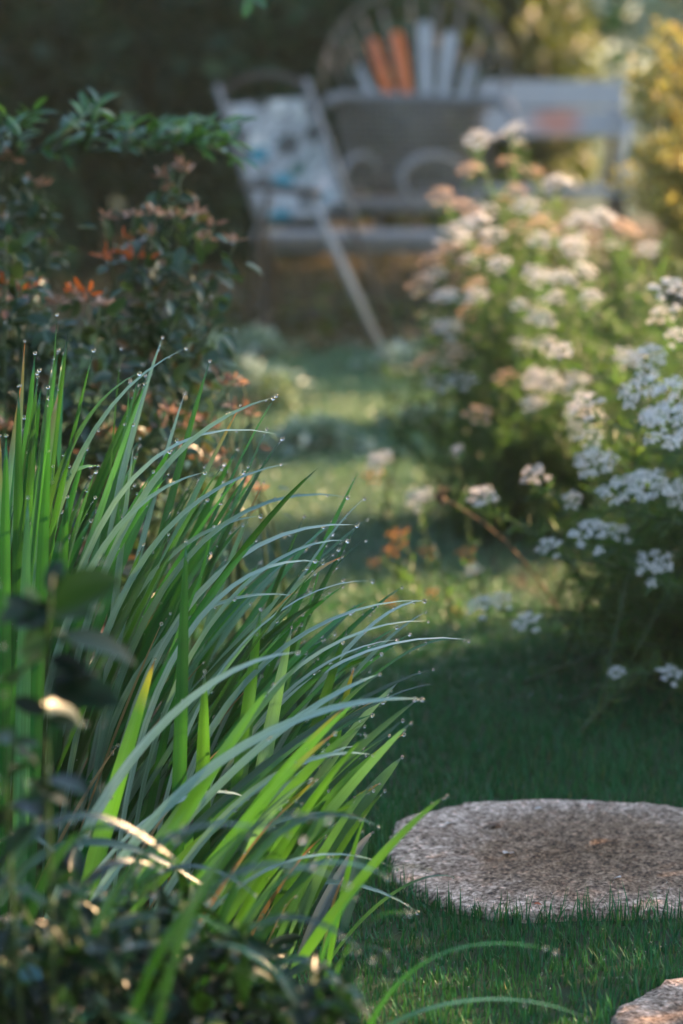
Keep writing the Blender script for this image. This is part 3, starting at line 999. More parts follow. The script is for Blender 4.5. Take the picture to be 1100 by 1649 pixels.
# ================================================================== WHITE FLOWERING BUSHES
def umbel_mesh(name, seed, dome, nsub, mat=None, spread=1.0):
    """a flat-topped cluster about 1 unit wide: small flowers in sub-clusters on thin rays"""
    r = np.random.default_rng(seed)
    V, T, Mi, Rn = [], [], [], []

    def put(v, t, mi, rn):
        o = len(V)
        V.extend(v)
        T.extend([tuple(i + o for i in q) for q in t])
        Mi.extend([mi] * len(t))
        Rn.extend([rn] * len(v))
    for k in range(nsub):
        a = k * 2.399963
        rad = 0.46 * math.sqrt((k + 0.4) / nsub) * r.uniform(0.85, 1.1)
        c = np.array([rad * math.cos(a), rad * math.sin(a), -dome * (rad / 0.46) ** 2 + r.normal(0, 0.02)])
        p0 = np.array([0, 0, -0.55])
        s = nrm(np.cross(c - p0, (0.3, 0.5, 0.1))) * 0.008
        put([p0 - s, p0 + s, c + s, c - s], [(0, 1, 2), (0, 2, 3)], 1, 0.5)
        nf = int(r.integers(9, 14))
        for j in range(nf):
            b = j * 2.4 + r.random()
            q = 0.125 * spread * math.sqrt((j + .3) / nf)
            fc = c + np.array([q * math.cos(b), q * math.sin(b), 0.03 - 1.2 * q * q + r.normal(0, .012)])
            n = nrm(np.array([q * math.cos(b) * 4 + c[0] * .6, q * math.sin(b) * 4 + c[1] * .6, 1.0]) + r.normal(0, .25, 3))
            x = nrm(np.cross(n, (0.2, 1, 0.1)))
            y = np.cross(n, x)
            fr = r.uniform(0.040, 0.056)
            pv = [fc - n * 0.008]
            for m in range(10):
                w = m * math.pi / 5 + b
                rr = fr if m % 2 == 0 else fr * 0.45
                pv.append(fc + rr * (math.cos(w) * x + math.sin(w) * y) + n * (0.006 if m % 2 == 0 else 0))
            put(pv, [(0, m + 1, (m + 1) % 10 + 1) for m in range(10)], 0, r.random())
    return np_mesh(name, V, T, [mat or M['petal'], M['stem']], Rn, midx=Mi, smooth=False)


UMB = [umbel_mesh('flower_cluster', 10 + k, d, ns) for k, (d, ns) in enumerate(((.20, 13), (.26, 11), (.24, 14), (.34, 12), (.18, 10)))]
AMB = [umbel_mesh('flower_cluster', 30 + k, .26, 11, M['peach']) for k in range(2)]
ORG = [umbel_mesh('flower_cluster', 40 + k, .2, 7, M['amber']) for k in range(2)]


def feather_foliage(t, paths, per, length, name='foliage', mat='feather'):
    """thin needle leaves all along the stems"""
    pos, dirs = [], []
    for pts in paths:
        pts = np.asarray(pts)
        n = per
        q = rng.random(n) ** 0.8 * (len(pts) - 1.001)
        i = q.astype(int)
        f = (q - i)[:, None]
        p = pts[i] * (1 - f) + pts[i + 1] * f
        tg = nrm(pts[i + 1] - pts[i])
        pos.append(p)
        dirs.append(nrm(rand_dirs(n) + tg * 0.6))
    pos, dirs = np.vstack(pos), np.vstack(dirs)
    sz = rng.uniform(.5, 1.3, len(pos)) * length
    ups = rand_dirs(len(pos))
    ok = pos[:, 2] > 0.01
    link(name, scatter(name, NEEDLE, frames(dirs, ups)[ok], (pos - base_of(t))[ok], np.stack([sz * 1.5, sz, sz], -1)[ok], M[mat]), t, 'stuff')


def flower_bush(name, label, base, heads, extra, need_len, per, spread):
    base = np.asarray(base, float)
    t = thing(name, label, 'flowering bush', (base[0], base[1], 0))
    paths = []
    mb = MB()
    for (px, py, Y, wpx, kind) in heads:
        e = P(px, py, Y)
        s = base + np.array([rng.normal(0, spread * .35), rng.normal(0, spread * .3), 0])
        ctl = s * 0.45 + e * 0.55
        ctl[2] = e[2] * 0.75
        ctl[:2] = s[:2] * .62 + e[:2] * .38
        w = wpx * (1.3 if Y < 5.2 else 1.12) * Y / FP
        pts = bez(s, ctl, e - np.array([0, 0, .5 * w]), 8)
        paths.append(pts)
        mb.tube(pts, np.linspace(.0045, .0016, 8), 4)
        me = (AMB if kind == 'a' else UMB)[int(rng.integers(0, 2 if kind == 'a' else 5))]
        o = link('flower_cluster', me, t)
        tilt = nrm(np.array([(e[0] - base[0]) * .5, (e[1] - base[1]) * .5 - .45, 1.0]) + rng.normal(0, .16, 3))
        x = nrm(np.cross(tilt, (math.cos(rng.random() * 6), math.sin(rng.random() * 6), .1)))
        Rm = np.stack([x, np.cross(tilt, x), tilt], -1) * w
        o.matrix_basis = Matrix([[*Rm[i], e[i] - base_of(t)[i]] for i in range(3)] + [[0, 0, 0, 1]])
    for k in range(extra[0]):                               # leafy shoots without flowers
        an = rng.random() * 6.283
        e = base + np.array([extra[1] * math.cos(an), extra[2] * math.sin(an), 0]) * math.sqrt(rng.random())
        d = math.hypot((e[0] - base[0]) / extra[1], (e[1] - base[1]) / extra[2])
        e[2] = extra[3] * math.sqrt(max(0.02, 1 - 0.85 * d * d)) * rng.uniform(extra[4], 1.0)
        s = base + np.array([rng.normal(0, spread * .35), rng.normal(0, spread * .3), 0])
        ctl = s * .6 + e * .4
        ctl[2] = e[2] * .75
        pts = bez(s, ctl, e, 8)
        paths.append(pts)
        mb.tube(pts, np.linspace(.004, .0012, 8), 4)
    mb.build('stem', M['stem'], t, 'stuff')
    feather_foliage(t, paths, per, need_len)
    return t


back_heads = [(768, 217, 6.3, 50, 'w'), (822, 203, 6.5, 44, 'w'), (836, 225, 6.4, 24, 'w'), (757, 265, 6.2, 40, 'a'), (820, 255, 6.4, 40, 'a'), (897, 286, 6.2, 46, 'w'), (858, 270, 6.5, 40, 'a'),
              (712, 308, 6.1, 44, 'a'), (740, 325, 6.2, 50, 'a'), (784, 328, 6.2, 40, 'w'), (845, 325, 6.2, 50, 'w'), (815, 318, 6.4, 36, 'a'), (760, 350, 6.0, 70, 'w'), (735, 370, 6.0, 54, 'w'), (790, 372, 6.0, 50, 'w'),
              (930, 345, 6.0, 50, 'w'), (970, 343, 6.1, 46, 'w'), (878, 357, 6.2, 40, 'a'), (925, 392, 5.8, 50, 'w'), (870, 380, 6.0, 40, 'w'), (803, 420, 5.8, 40, 'w'), (860, 435, 5.7, 44, 'w'), (910, 440, 5.7, 50, 'w'),
              (945, 430, 5.7, 40, 'w'), (692, 412, 6.0, 40, 'a'), (725, 395, 6.0, 44, 'a'), (678, 450, 6.0, 50, 'a'), (700, 435, 6.0, 40, 'w'), (720, 470, 5.9, 50, 'w'), (748, 440, 6.0, 44, 'a'), (750, 495, 5.8, 40, 'a'),
              (722, 520, 5.9, 56, 'w'), (700, 525, 5.9, 30, 'a'), (690, 500, 6.0, 36, 'a'), (738, 560, 5.8, 40, 'a'), (685, 575, 5.9, 46, 'a'), (735, 605, 5.8, 56, 'w'), (700, 612, 5.9, 34, 'w'), (845, 550, 5.6, 36, 'w'),
              (770, 660, 5.6, 44, 'a'), (812, 600, 5.6, 40, 'a'), (765, 340, 6.2, 40, 'a'), (1010, 365, 6.0, 50, 'a'), (1040, 395, 6.1, 46, 'w'), (985, 390, 6.0, 40, 'w'), (1000, 355, 6.2, 40, 'a'), (830, 360, 6.1, 40, 'a'),
              (780, 400, 5.9, 44, 'a'), (765, 455, 5.8, 36, 'a'), (830, 300, 6.3, 36, 'a')]
BB = G(900, 960)
BB = np.array([0.68, 6.42, 0])
for k in range(12):
    q = rng.random()
    a_ = np.array([(690, 560), (700, 430), (760, 340), (860, 330), (960, 380), (1020, 420)], float)
    i = min(int(q * 5), 4)
    c_ = a_[i] + (a_[i + 1] - a_[i]) * (q * 5 - i) + np.array([rng.uniform(0, 60), rng.uniform(0, 75)])
    back_heads.append((c_[0], c_[1], rng.uniform(5.7, 6.2), rng.uniform(26, 44), 'a' if rng.random() < .5 else 'w'))
back_heads += [(rng.uniform(830, 1010), rng.uniform(440, 690), 5.35, rng.uniform(32, 48), 'w') for k in range(16)]
back_heads = [(a, b, c + .36, d, e) for a, b, c, d, e in back_heads]
flower_bush('white_flowering_bush', 'tall sunlit bush of white flower clusters, some tinted peach as if sunlit, in front of the bench', BB, back_heads, (220, .62, .45, .90, .2), .05, 120, .6)
front_heads = [(1045, 566, 5.0, 50, 'w'), (1092, 535, 5.1, 40, 'w'), (1030, 620, 4.8, 78, 'w'), (1085, 622, 4.8, 66, 'w'), (1072, 672, 4.7, 84, 'w'), (935, 638, 5.0, 54, 'w'), (948, 697, 5.0, 40, 'w'), (957, 738, 4.9, 58, 'w'),
               (1000, 778, 4.8, 66, 'w'), (1045, 772, 4.75, 62, 'w'), (946, 848, 4.8, 58, 'w'), (880, 872, 4.9, 38, 'w'), (1095, 790, 4.8, 50, 'w'), (992, 852, 4.9, 44, 'w'), (858, 762, 5.1, 40, 'w'), (775, 792, 5.2, 44, 'w'),
               (1080, 455, 5.2, 56, 'w'), (1060, 500, 5.3, 36, 'w'), (1095, 700, 4.75, 40, 'w'), (845, 995, 4.9, 46, 'w'), (770, 970, 5.1, 44, 'w'), (805, 962, 5.1, 34, 'w'), (992, 1078, 4.75, 26, 'w'), (1080, 1080, 4.75, 36, 'w'),
               (1050, 905, 4.8, 56, 'w'), (900, 560, 5.3, 36, 'w'), (1020, 570, 5.2, 36, 'w'), (920, 800, 5.0, 30, 'w')]
FB = np.array([1.03, 5.00, 0])
front_heads = [(a, b, c - .32, d, e) for a, b, c, d, e in front_heads]
flower_bush('white_flowering_bush', 'nearer shaded bush with broad white flower heads on the right, before the sunlit one', FB, front_heads, (460, .60, .42, .72, .08), .045, 190, .75)


# a dry seed stalk leaning out of the bush
def dry_stalk():
    t = thing('dry_stalk', 'brown dry stalk with a seed head leaning out of the white bush over the lawn', 'plant', (*G(900, 1010)[:2], 0))
    m = MB(); m.tube(bez(G(920, 1020), P(840, 862, 5.05), P(712, 803, 5.05), 10), np.linspace(.0028, .002, 10), 6); m.build('stem', M['dry'], t)
    p = P(712, 800, 5.05)
    m = MB()
    for k in range(22):
        d = nrm(rng.normal(0, 1, 3) + np.array([-.7, 0, .5]))
        m.tube([p, p + d * rng.uniform(.012, .026)], [.004, .0015], 4)
    m.build('seed_head', M['dry'], t)


dry_stalk()


def wildflower(px, py, Y, w, mats, label, gpy):
    e = P(px, py, Y)
    g = np.array([e[0] + .05, Y + .05, 0])
    t = thing('wildflower', label, 'flower', g, 'small sunlit flowers beside the lawn')
    pts = bez(g, (g[0], g[1], e[2] * .7), e, 8)
    m = MB(); m.tube(pts, np.linspace(.003, .0015, 8), 4); m.build('stem', M['stem'], t)
    for k, mt in enumerate(mats):
        o = link('flower_head', (ORG if mt == 'a' else UMB)[k % 2], t)
        q = e + np.array([rng.normal(0, .012), rng.normal(0, .02), -.035 * k])
        ww = w * Y / FP * (1 if k == 0 else .8)
        x = nrm(np.cross((.5, -.5, 1), (1, .2, 0)))
        z = nrm(np.array((-.3, -.5, .8)))
        x = nrm(np.cross(z, (0, 1, 0)))
        Rm = np.stack([x, np.cross(z, x), z], -1) * ww
        o.matrix_basis = Matrix([[*Rm[i], q[i] - g[i]] for i in range(3)] + [[0, 0, 0, 1]])
    n = 16
    pos = pts[rng.integers(1, 7, n)]
    dirs = rand_dirs(n) + np.array([0, 0, .5])
    link('foliage', scatter('foliage', SLIM, frames(dirs, rand_dirs(n)), pos - g, rng.uniform(.02, .04, n), M['feather']), t, 'stuff')


for a in ((606, 738, 5.7, 52, 'wa', 'pale pink flower head standing free left of the white bush, highest of the small ones', 0),
          (660, 797, 5.6, 54, 'w', 'round white flower head standing alone between strap leaves and bush', 0),
          (640, 860, 5.3, 44, 'aa', 'small bright orange flower low over the lawn', 0),
          (690, 885, 5.2, 36, 'a', 'tiny amber flower low over the lawn between the orange and the pink ones', 0),
          (750, 885, 5.2, 42, 'aw', 'small pink and amber flower low beside the bush', 0),
          (727, 725, 5.6, 24, 'w', 'narrow pale flower bud above the dry stalk', 0),
          (612, 905, 5.7, 30, 'a', 'low amber flower nearest the strap leaf tips, in the sunlit strip', 0),
          (640, 960, 5.5, 26, 'aa', 'low twin amber flower in the golden strip of lawn, in front of the others', 0),
          (700, 950, 5.4, 26, 'a', 'low amber flower in the golden strip of lawn under the pink and amber one', 0),
          (735, 985, 5.3, 24, 'aw', 'low amber and white flower at the edge of the bush shadow', 0)):
    wildflower(*a)

# ------------------------------------------------------------------ golden shrub, top right
def golden():
    c = np.array([1.64, 8.5, 0])
    t = thing('golden_shrub', 'golden leaved shrub lit by the sun at the right edge above the white flowers', 'shrub', c)
    mb = MB()
    pos, dirs = [], []
    tips = []
    for k in range(120):
        an = rng.random() * 6.283
        rr = math.sqrt(rng.random())
        e = c + np.array([.72 * rr * math.cos(an), .5 * rr * math.sin(an), 0])
        e[2] = 1.7 * math.sqrt(max(.05, 1 - .75 * rr * rr)) * rng.uniform(.5, 1)
        tips.append(e)
    for px, py in ((1012, 125), (1020, 150), (1000, 170), (1030, 180), (1045, 110), (1060, 60), (1020, 290), (1030, 240), (1050, 330), (1085, 40), (1075, 120), (1090, 200), (1070, 260), (1060, 390)):
        tips.append(P(px + 6, py, 8.1))
    for k in range(60):
        py = rng.uniform(35, 430)
        tips.append(P(rng.uniform(1010 + (30 if py < 100 or py > 330 else 0), 1110), py, rng.uniform(7.9, 8.4)))
    for e in tips:
        s = c + np.array([rng.normal(0, .06), rng.normal(0, .06), 0])
        ctl = s * .6 + e * .4
        ctl[2] = e[2] * .8
        pts = bez(s, ctl, e, 8)
        mb.tube(pts, np.linspace(.008, .002, 8), 5)
        n = 110
        q = (rng.random(n) ** .55) * 6.99
        i = q.astype(int)
        f = (q - i)[:, None]
        pos.append(pts[i] * (1 - f) + pts[i + 1] * f + rng.normal(0, .014, (n, 3)))
        dirs.append(rand_dirs(n) + nrm(pts[-1] - pts[-3]) * .6)
    mb.build('stem', M['bark'], t, 'stuff')
    pos, dirs = np.vstack(pos), np.vstack(dirs)
    leaves(t, M['gold_leaf'], LEAF, pos, dirs, rng.normal(0, .5, pos.shape) + np.array([0, 0, 1]), rng.uniform(.02, .038, len(pos)), 220)


golden()


# ================================================================== LEFT BORDER
def head_cluster(t, p, r, mat, n, name='spent_flower'):
    d = rand_dirs(n)
    d[:, 2] = np.abs(d[:, 2]) * .7
    pos = np.repeat(np.array([p]), n, 0) + d * r * .25
    me = scatter(name, SLIM, frames(d, rand_dirs(n)), pos - base_of(t), rng.uniform(.3, 1.15, n) * r, mat)
    return link(name, me, t)


def rose_bush(name, label, base, heads, shoots, nleaf, limit, lsize, rust=()):
    base = np.asarray(base, float)
    t = thing(name, label, 'rose bush', base)
    mb = MB()
    pos, dirs = [], []

    def stem(e, rad=.004):
        s = base + np.array([rng.normal(0, .09), rng.normal(0, .08), 0])
        ctl = s * .55 + e * .45
        ctl[2] = e[2] * .8
        pts = bez(s, ctl, e, 10)
        mb.tube(pts, np.linspace(rad, .0016, 10), 5)
        n = nleaf
        q = (rng.random(n) ** .6) * 8.5
        i = q.astype(int)
        f = (q - i)[:, None]
        p = pts[i] * (1 - f) + pts[i + 1] * f
        dd = rand_dirs(n) + np.array([.25, -.1, .05])
        dd = nrm(dd)
        pos.append(p + dd * rng.uniform(.005, .05, (n, 1)))
        dirs.append(nrm(dd + np.array([0, 0, -.15])))
    for px, py, Y, r in heads:
        e = P(px, py, Y)
        stem(e)
        head_cluster(t, e, r * .8, M['faded'], 17)
    for px, py, Y in shoots:
        stem(P(px, py, Y))
    for px, py, Y, r in rust:
        head_cluster(t, P(px, py, Y), r, M['rust'], 7, 'withered_leaves')
    mb.build('stem', M['stem'], t, 'stuff')
    pos, dirs = np.vstack(pos), np.vstack(dirs)
    ups = rng.normal(0, .45, pos.shape) + np.array([.1, -.2, 1])
    leaves(t, M['rose_leaf'], LEAF, pos, dirs, ups, rng.uniform(.6, 1.2, len(pos)) * lsize, limit)
    k = rng.random(len(pos)) < .20
    dew(t, (pos + nrm(dirs) * lsize * .9)[k], rng.uniform(.0016, .0030, k.sum()))
    return t


heads = [(x, y, 4.75 + rng.normal(0, .06), .030) for x, y in
         ((170, 352), (215, 348), (250, 345), (285, 350), (318, 345), (345, 362), (380, 390), (240, 378), (330, 385))]
heads += [(x, y, 4.9, .028) for x, y in ((290, 268), (262, 285), (300, 275), (275, 305))]
shoots = [(x, y, Y) for x, y, Y in ((230, 440, 4.7), (320, 500, 4.7), (285, 470, 4.7), (370, 490, 4.65), (300, 560, 4.6), (260, 600, 4.5), (200, 520, 4.7), (330, 450, 4.8), (250, 540, 4.6), (180, 580, 4.6), (280, 520, 4.6),
                                    (190, 440, 4.8), (150, 500, 4.7), (350, 470, 4.7), (300, 430, 4.8))]
rose_bush('rose_bush', 'rose bush topped by a broad head of withered pink blooms left of the floral chair', (-.42, 4.75, 0), heads, shoots, 24, 300, .044,
          ((180, 408, 4.7, .035), (215, 420, 4.7, .035), (165, 415, 4.7, .03), (202, 385, 4.7, .02), (238, 418, 4.75, .03)))
heads = [(x, y, 4.55 + rng.normal(0, .06), .030) for x, y in ((120, 480), (145, 485), (95, 490), (160, 492), (75, 488), (25, 485), (5, 478), (230, 640), (245, 655), (200, 690), (175, 700), (260, 690), (320, 740), (350, 745), (290, 720),
                                                              (210, 660), (10, 690), (20, 660), (225, 700), (270, 665), (300, 690))]
shoots = [(x, y, 4.5) for x, y in ((30, 470), (60, 520), (110, 540), (160, 560), (20, 600), (90, 620), (140, 640), (190, 620), (60, 430), (20, 390), (10, 350), (120, 590), (250, 620), (200, 570), (0, 540), (-40, 420), (-60, 500))]
rose_bush('rose_bush', 'dark lower rose bush with pink faded heads just behind the tall strap leaves', (-.62, 4.5, 0), heads, shoots, 26, 300, .044,
          ((10, 465, 4.5, .04), (35, 470, 4.5, .035), (140, 475, 4.5, .035), (118, 470, 4.5, .03)))
heads = [(365, 620, 4.5, .026), (380, 612, 4.5, .026), (392, 622, 4.5, .022), (392, 662, 4.5, .026), (375, 655, 4.5, .026), (405, 670, 4.5, .022), (345, 690, 4.5, .026), (360, 735, 4.5, .026), (400, 780, 4.4, .026), (420, 790, 4.4, .02)]
rose_bush('rose_bush', 'thin rose stems with a few spent pink heads standing clear over the lawn', (-.24, 4.5, 0), heads, [(330, 720, 4.45), (370, 700, 4.45), (380, 770, 4.4)], 3, 60, .026)
heads = [(x, y, 5.0, .024) for x, y in ((15, 250), (30, 262), (60, 295), (70, 300), (10, 255), (45, 290))]
shoots = [(x, y, 5.0) for x, y in ((75, 310), (30, 320), (50, 350), (10, 330), (80, 345), (20, 300), (0, 280), (55, 365), (-10, 360))]
rose_bush('rose_bush', 'leggy rose growing against the left edge, its heads below the arching spray', (-.80, 5.0, 0), heads, shoots, 20, 120, .040)


def spray_shrub():
    base = np.array([-1.05, 5.2, 0])
    t = thing('arching_shrub', 'fresh green shrub at the upper left whose leafy branch arches towards the floral chair', 'shrub', base)
    mb = MB()
    pos, dirs, ups = [], [], []

    def branch(pts, n, ls, spread=.9):
        mb.tube(pts, np.linspace(.006, .0018, len(pts)), 5)
        for k in range(n):
            q = (k + .7) / n * (len(pts) - 1.01)
            i = int(q)
            p = pts[i] * (1 - (q - i)) + pts[i + 1] * (q - i)
            tg = nrm(pts[i + 1] - pts[i])
            for s in (-1, 1):
                side = nrm(np.cross(tg, (0, 0, 1))) * s
                d = nrm(tg * .55 + side * spread * rng.uniform(.5, 1) + np.array([0, 0, rng.normal(.25, .45)]))
                pos.append(p)
                dirs.append(d)
                ups.append(np.array([rng.normal(0, .3), rng.normal(-.2, .3), 1]))
    Y = 5.0
    b0 = P(-120, 262, Y)
    main = np.vstack([bez(base, base + np.array([0, -.05, .8]), b0, 6), bez3(b0, P(60, 240, Y), P(200, 250, Y), P(350, 222, Y), 16)[1:]])
    branch(main[3:], 15, .06)
    mb.tube(main[:6], .008, 6)
    for a, c, e, n in (((20, 242), (35, 200), (55, 178), 7), ((60, 243), (120, 210), (150, 170), 9), ((130, 243), (150, 200), (160, 165), 8), ((90, 243), (170, 220), (190, 190), 8), ((180, 245), (240, 215), (275, 200), 9),
                       ((230, 243), (290, 205), (330, 190), 9), ((250, 243), (320, 215), (382, 258), 8), ((280, 235), (340, 195), (390, 200), 8), ((30, 243), (-10, 200), (10, 185), 7), ((-40, 250), (0, 210), (40, 195), 7),
                       ((190, 244), (220, 190), (215, 205), 6), ((300, 235), (330, 210), (372, 230), 7)):
        branch(bez(P(*a, Y), P(*c, Y + rng.normal(0, .08)), P(*e, Y + rng.normal(0, .12)), 8), n, .05)
    mb.build('stem', M['stem'], t, 'stuff')
    pos = np.array(pos)
    leaves(t, M['spray_leaf'], SLIM, pos, np.array(dirs), np.array(ups), rng.uniform(.038, .062, len(pos)), 300)


spray_shrub()


# ------------------------------------------------------------------ strap leaves
def strap_mesh(p0, p1, p2, p3, width, twist0, twist1, base, mat=None, seg=16, fold=.22, rnd=0.5):
    pts = bez3(p0, p1, p2, p3, seg + 1)
    face = rng.uniform(.3, 1.0)
    V, U, W = [], [], []
    prev = None
    for i in range(seg + 1):
        tg = nrm(pts[min(i + 1, seg)] - pts[max(i - 1, 0)])
        view = nrm(nrm(np.array([0, 0, CAM_Z]) - pts[i]) * face + np.array([0, 0, .8]))
        x = nrm(np.cross(tg, view))
        n = np.cross(x, tg)
        a = twist0 + (twist1 - twist0) * i / seg
        s = x * math.cos(a) + n * math.sin(a)
        nn = np.cross(s, tg)
        v = i / seg
        w = width * min(1, .55 + 1.2 * v) * (max(0, 1 - v ** 3.2) ** .8) * .5
        for k in (-1, -.45, 0, .45, 1):
            V.append(pts[i] + s * w * k + nn * w * fold * (abs(k) - .4) - base)
            U.append(k * .5 + .5)
            W.append(v)
    T = []
    for i in range(seg):
        for j in range(4):
            q = i * 5 + j
            T += [(q, q + 1, q + 6), (q, q + 6, q + 5)]
    return np_mesh('leaf', V, T, mat or M['blade'], np.zeros(len(V)), U, W), pts, width


def strap_clump(label, base, specs, dew_n=5, mat=None, drop=(.0016, .0030)):
    t = thing('strap_leaf_clump', label, 'plant', base, 'strap leaved clumps in the border')
    b = base_of(t)
    dp, dr = [], []
    for (p0, p1, p2, p3, w, a0, a1, *more) in specs:
        me, pts, wd = strap_mesh(p0, p1, p2, p3, w, a0, a1, b, more[0] if more else mat)
        link('leaf', me, t)
        if rng.random() < .85:
            dp.append(pts[-1] - np.array([0, 0, .001])); dr.append(rng.uniform(*drop) * 1.15)
        for k in range(int(rng.poisson(dew_n))):
            i = int(len(pts) * (1 - rng.random() ** 1.5 * .75)) - 1
            i = min(max(i, 1), len(pts) - 2)
            f = rng.random()
            q = pts[i] * (1 - f) + pts[i + 1] * f
            v = (i + f) / (len(pts) - 1)
            tg = nrm(pts[i + 1] - pts[i])
            x = nrm(np.cross(tg, nrm(np.array([0, 0, CAM_Z]) - q)))
            w_ = wd * (max(0, 1 - v ** 3.2) ** .8) * .5
            dp.append(q + x * w_ * rng.choice([-1, 1]) * rng.uniform(.7, 1.0) - np.array([0, .001, .0]))
            dr.append(rng.uniform(*drop) * rng.choice([.4, .6, .85, 1.1]))
    dew(t, dp, dr)
    return t


ENV = np.array([(-80, 620), (-20, 575), (40, 548), (92, 505), (110, 535), (225, 560), (262, 542), (330, 585), (400, 650), (445, 637), (430, 700), (455, 706), (470, 740), (578, 758), (585, 802), (575, 842), (560, 900), (600, 930), (685, 967),
                (640, 1010), (755, 1031), (640, 1090), (612, 1086), (690, 1120), (650, 1215), (600, 1290), (560, 1340)], float)


def env(tt):
    q = tt * (len(ENV) - 1)
    i = min(int(q), len(ENV) - 2)
    return ENV[i] * (1 - (q - i)) + ENV[i + 1] * (q - i)


def make_spec(tip, basepx, Yb, Yt, bend, w, a0=None, a1=None):
    g = G(*basepx)
    g = np.array([g[0], Yb, 0.0])
    e = P(*tip, Yt)
    L = np.linalg.norm(e - g)
    d = e - g
    c1 = g + d * .30 + np.array([-.02, 0, L * bend * .9])
    c2 = g + d * .72 + np.array([0, 0, L * bend])
    c1[0] = g[0] * .72 + e[0] * .28
    a0 = rng.normal(0, .7) if a0 is None else a0
    a1 = rng.normal(0, .55) if a1 is None else a1
    return (g, c1, c2, e, w, a0, a1)


def fill(n, t0, t1, s0, s1, bx0, bx1, Y0, Y1, w0=.010, w1=.018):
    out = []
    for k in range(n):
        tt = t0 + (t1 - t0) * rng.random()
        tip = env(tt)
        f = (tt - t0) / max(1e-6, t1 - t0)
        bx = bx0 + (bx1 - bx0) * f + rng.normal(0, 45)
        s = s0 + (s1 - s0) * rng.random() ** .7
        by = 1500
        Yb = rng.uniform(Y0, Y1)
        bp = (bx, by)
        tip2 = np.array(bp) + (tip - np.array(bp)) * s + rng.normal(0, 14, 2)
        out.append(make_spec(tip2, bp, Yb, Yb + rng.normal(.02, .07), rng.uniform(.03, .13) * (1 if t0 > .1 else .5) + .07 * f * f, rng.uniform(w0, w1)))
    return out


def gx(px, Y):
    return px


# hero leaves copied from the photograph: tip px, base px, base depth, tip depth, bend, width
def hero(lst):
    return [make_spec(t_, (b_, 1500), yb, yt, bd, w, a0, a1) for (t_, b_, yb, yt, bd, w, a0, a1) in lst]


up_hero = hero([((92, 505), 20, 3.6, 3.7, .02, .012, 0, .9), ((110, 532), -10, 3.5, 3.5, .02, .018, .2, .2), ((40, 548), -20, 3.5, 3.6, .02, .014, .2, .2), ((-5, 640), -60, 3.4, 3.4, .03, .022, .1, .1),
                ((60, 600), 10, 3.4, 3.4, .02, .020, .1, .3), ((30, 620), 40, 3.35, 3.35, .02, .022, .0, .2), ((80, 640), 60, 3.3, 3.3, .02, .022, .2, .1), ((10, 700), 20, 3.3, 3.3, .02, .024, .2, .1),
                ((45, 800), 60, 3.2, 3.2, .03, .024, .2, .1), ((-30, 600), -90, 3.4, 3.4, .02, .022, 0, 0)])
main_hero = hero([((262, 542), 40, 3.55, 3.75, .10, .016, .2, .3), ((225, 602), 60, 3.55, 3.7, .10, .013, .1, .3), ((338, 580), 120, 3.6, 3.7, .07, .017, 0, .1), ((298, 632), 90, 3.55, 3.7, .08, .013, .4, .2),
                  ((445, 636), 110, 3.6, 3.7, .10, .010, .2, .3), ((455, 705), 130, 3.6, 3.7, .12, .012, .2, .2), ((430, 690), 160, 3.6, 3.8, .08, .010, .5, .3), ((578, 758), 290, 3.6, 3.7, .05, .016, .1, .2),
                  ((587, 802), 240, 3.6, 3.65, .14, .011, .3, .2), ((577, 842), 300, 3.6, 3.7, .07, .015, .1, .2), ((425, 775), 200, 3.6, 3.7, .10, .012, .1, .1), ((300, 870), 290, 3.3, 3.3, .01, .022, .1, .1),
                  ((215, 720), 130, 3.5, 3.6, .06, .014, .1, .2), ((210, 610), 120, 3.6, 3.75, .02, .008, .2, .5), ((195, 560), 100, 3.7, 3.8, .05, .005, .2, .5), ((490, 830), 280, 3.6, 3.7, .07, .012, .2, .1),
                  ((685, 967), 330, 3.55, 3.6, .24, .011, .2, .2), ((686, 985), 340, 3.6, 3.6, .14, .012, .2, .3), ((755, 1031), 360, 3.6, 3.6, .26, .009, .3, .2), ((640, 1030), 350, 3.6, 3.65, .24, .008, .3, .2),
                  ((590, 870), 330, 3.65, 3.7, .22, .006, .3, .1), ((520, 900), 380, 3.6, 3.65, .05, .012, 1., .4)])
low_hero = hero([(a_[0], a_[1], a_[2], a_[3], a_[4], a_[5] * 1.3, a_[6], a_[7]) for a_ in [((678, 1122), 250, 3.15, 3.3, .07, .017, .1, .2), ((615, 1085), 330, 3.3, 3.4, .18, .012, .3, .2), ((570, 1075), 470, 3.5, 3.5, .02, .016, .1, .1), ((648, 1218), 440, 3.4, 3.45, .05, .026, .2, .1),
                 ((640, 1100), 380, 3.45, 3.5, .10, .020, .8, .3), ((500, 1050), 120, 3.1, 3.2, .06, .018, .1, .2), ((590, 1215), 430, 3.45, 3.5, .14, .010, .3, .2), ((560, 1010), 430, 3.5, 3.55, .05, .020, .2, .5),
                 ((720, 1280), 420, 3.0, 2.95, .10, .014, .2, .2), ((730, 1412), 520, 3.25, 3.2, .22, .012, .6, .7), ((470, 1010), 380, 3.4, 3.45, .05, .022, .2, .2), ((420, 980), 360, 3.4, 3.45, .03, .020, .2, .2),
                 ((440, 1100), 150, 3.0, 3.1, .06, .022, .1, .2), ((540, 1180), 200, 3.0, 3.05, .10, .020, .1, .2), ((250, 1060), 130, 3.2, 3.2, .03, .026, .1, .2), ((330, 1080), 330, 3.3, 3.3, .03, .020, .2, .2)]])

def mats(specs, m, frac=1.0):
    return [sp + (M[m],) if rng.random() < frac else sp for sp in specs]


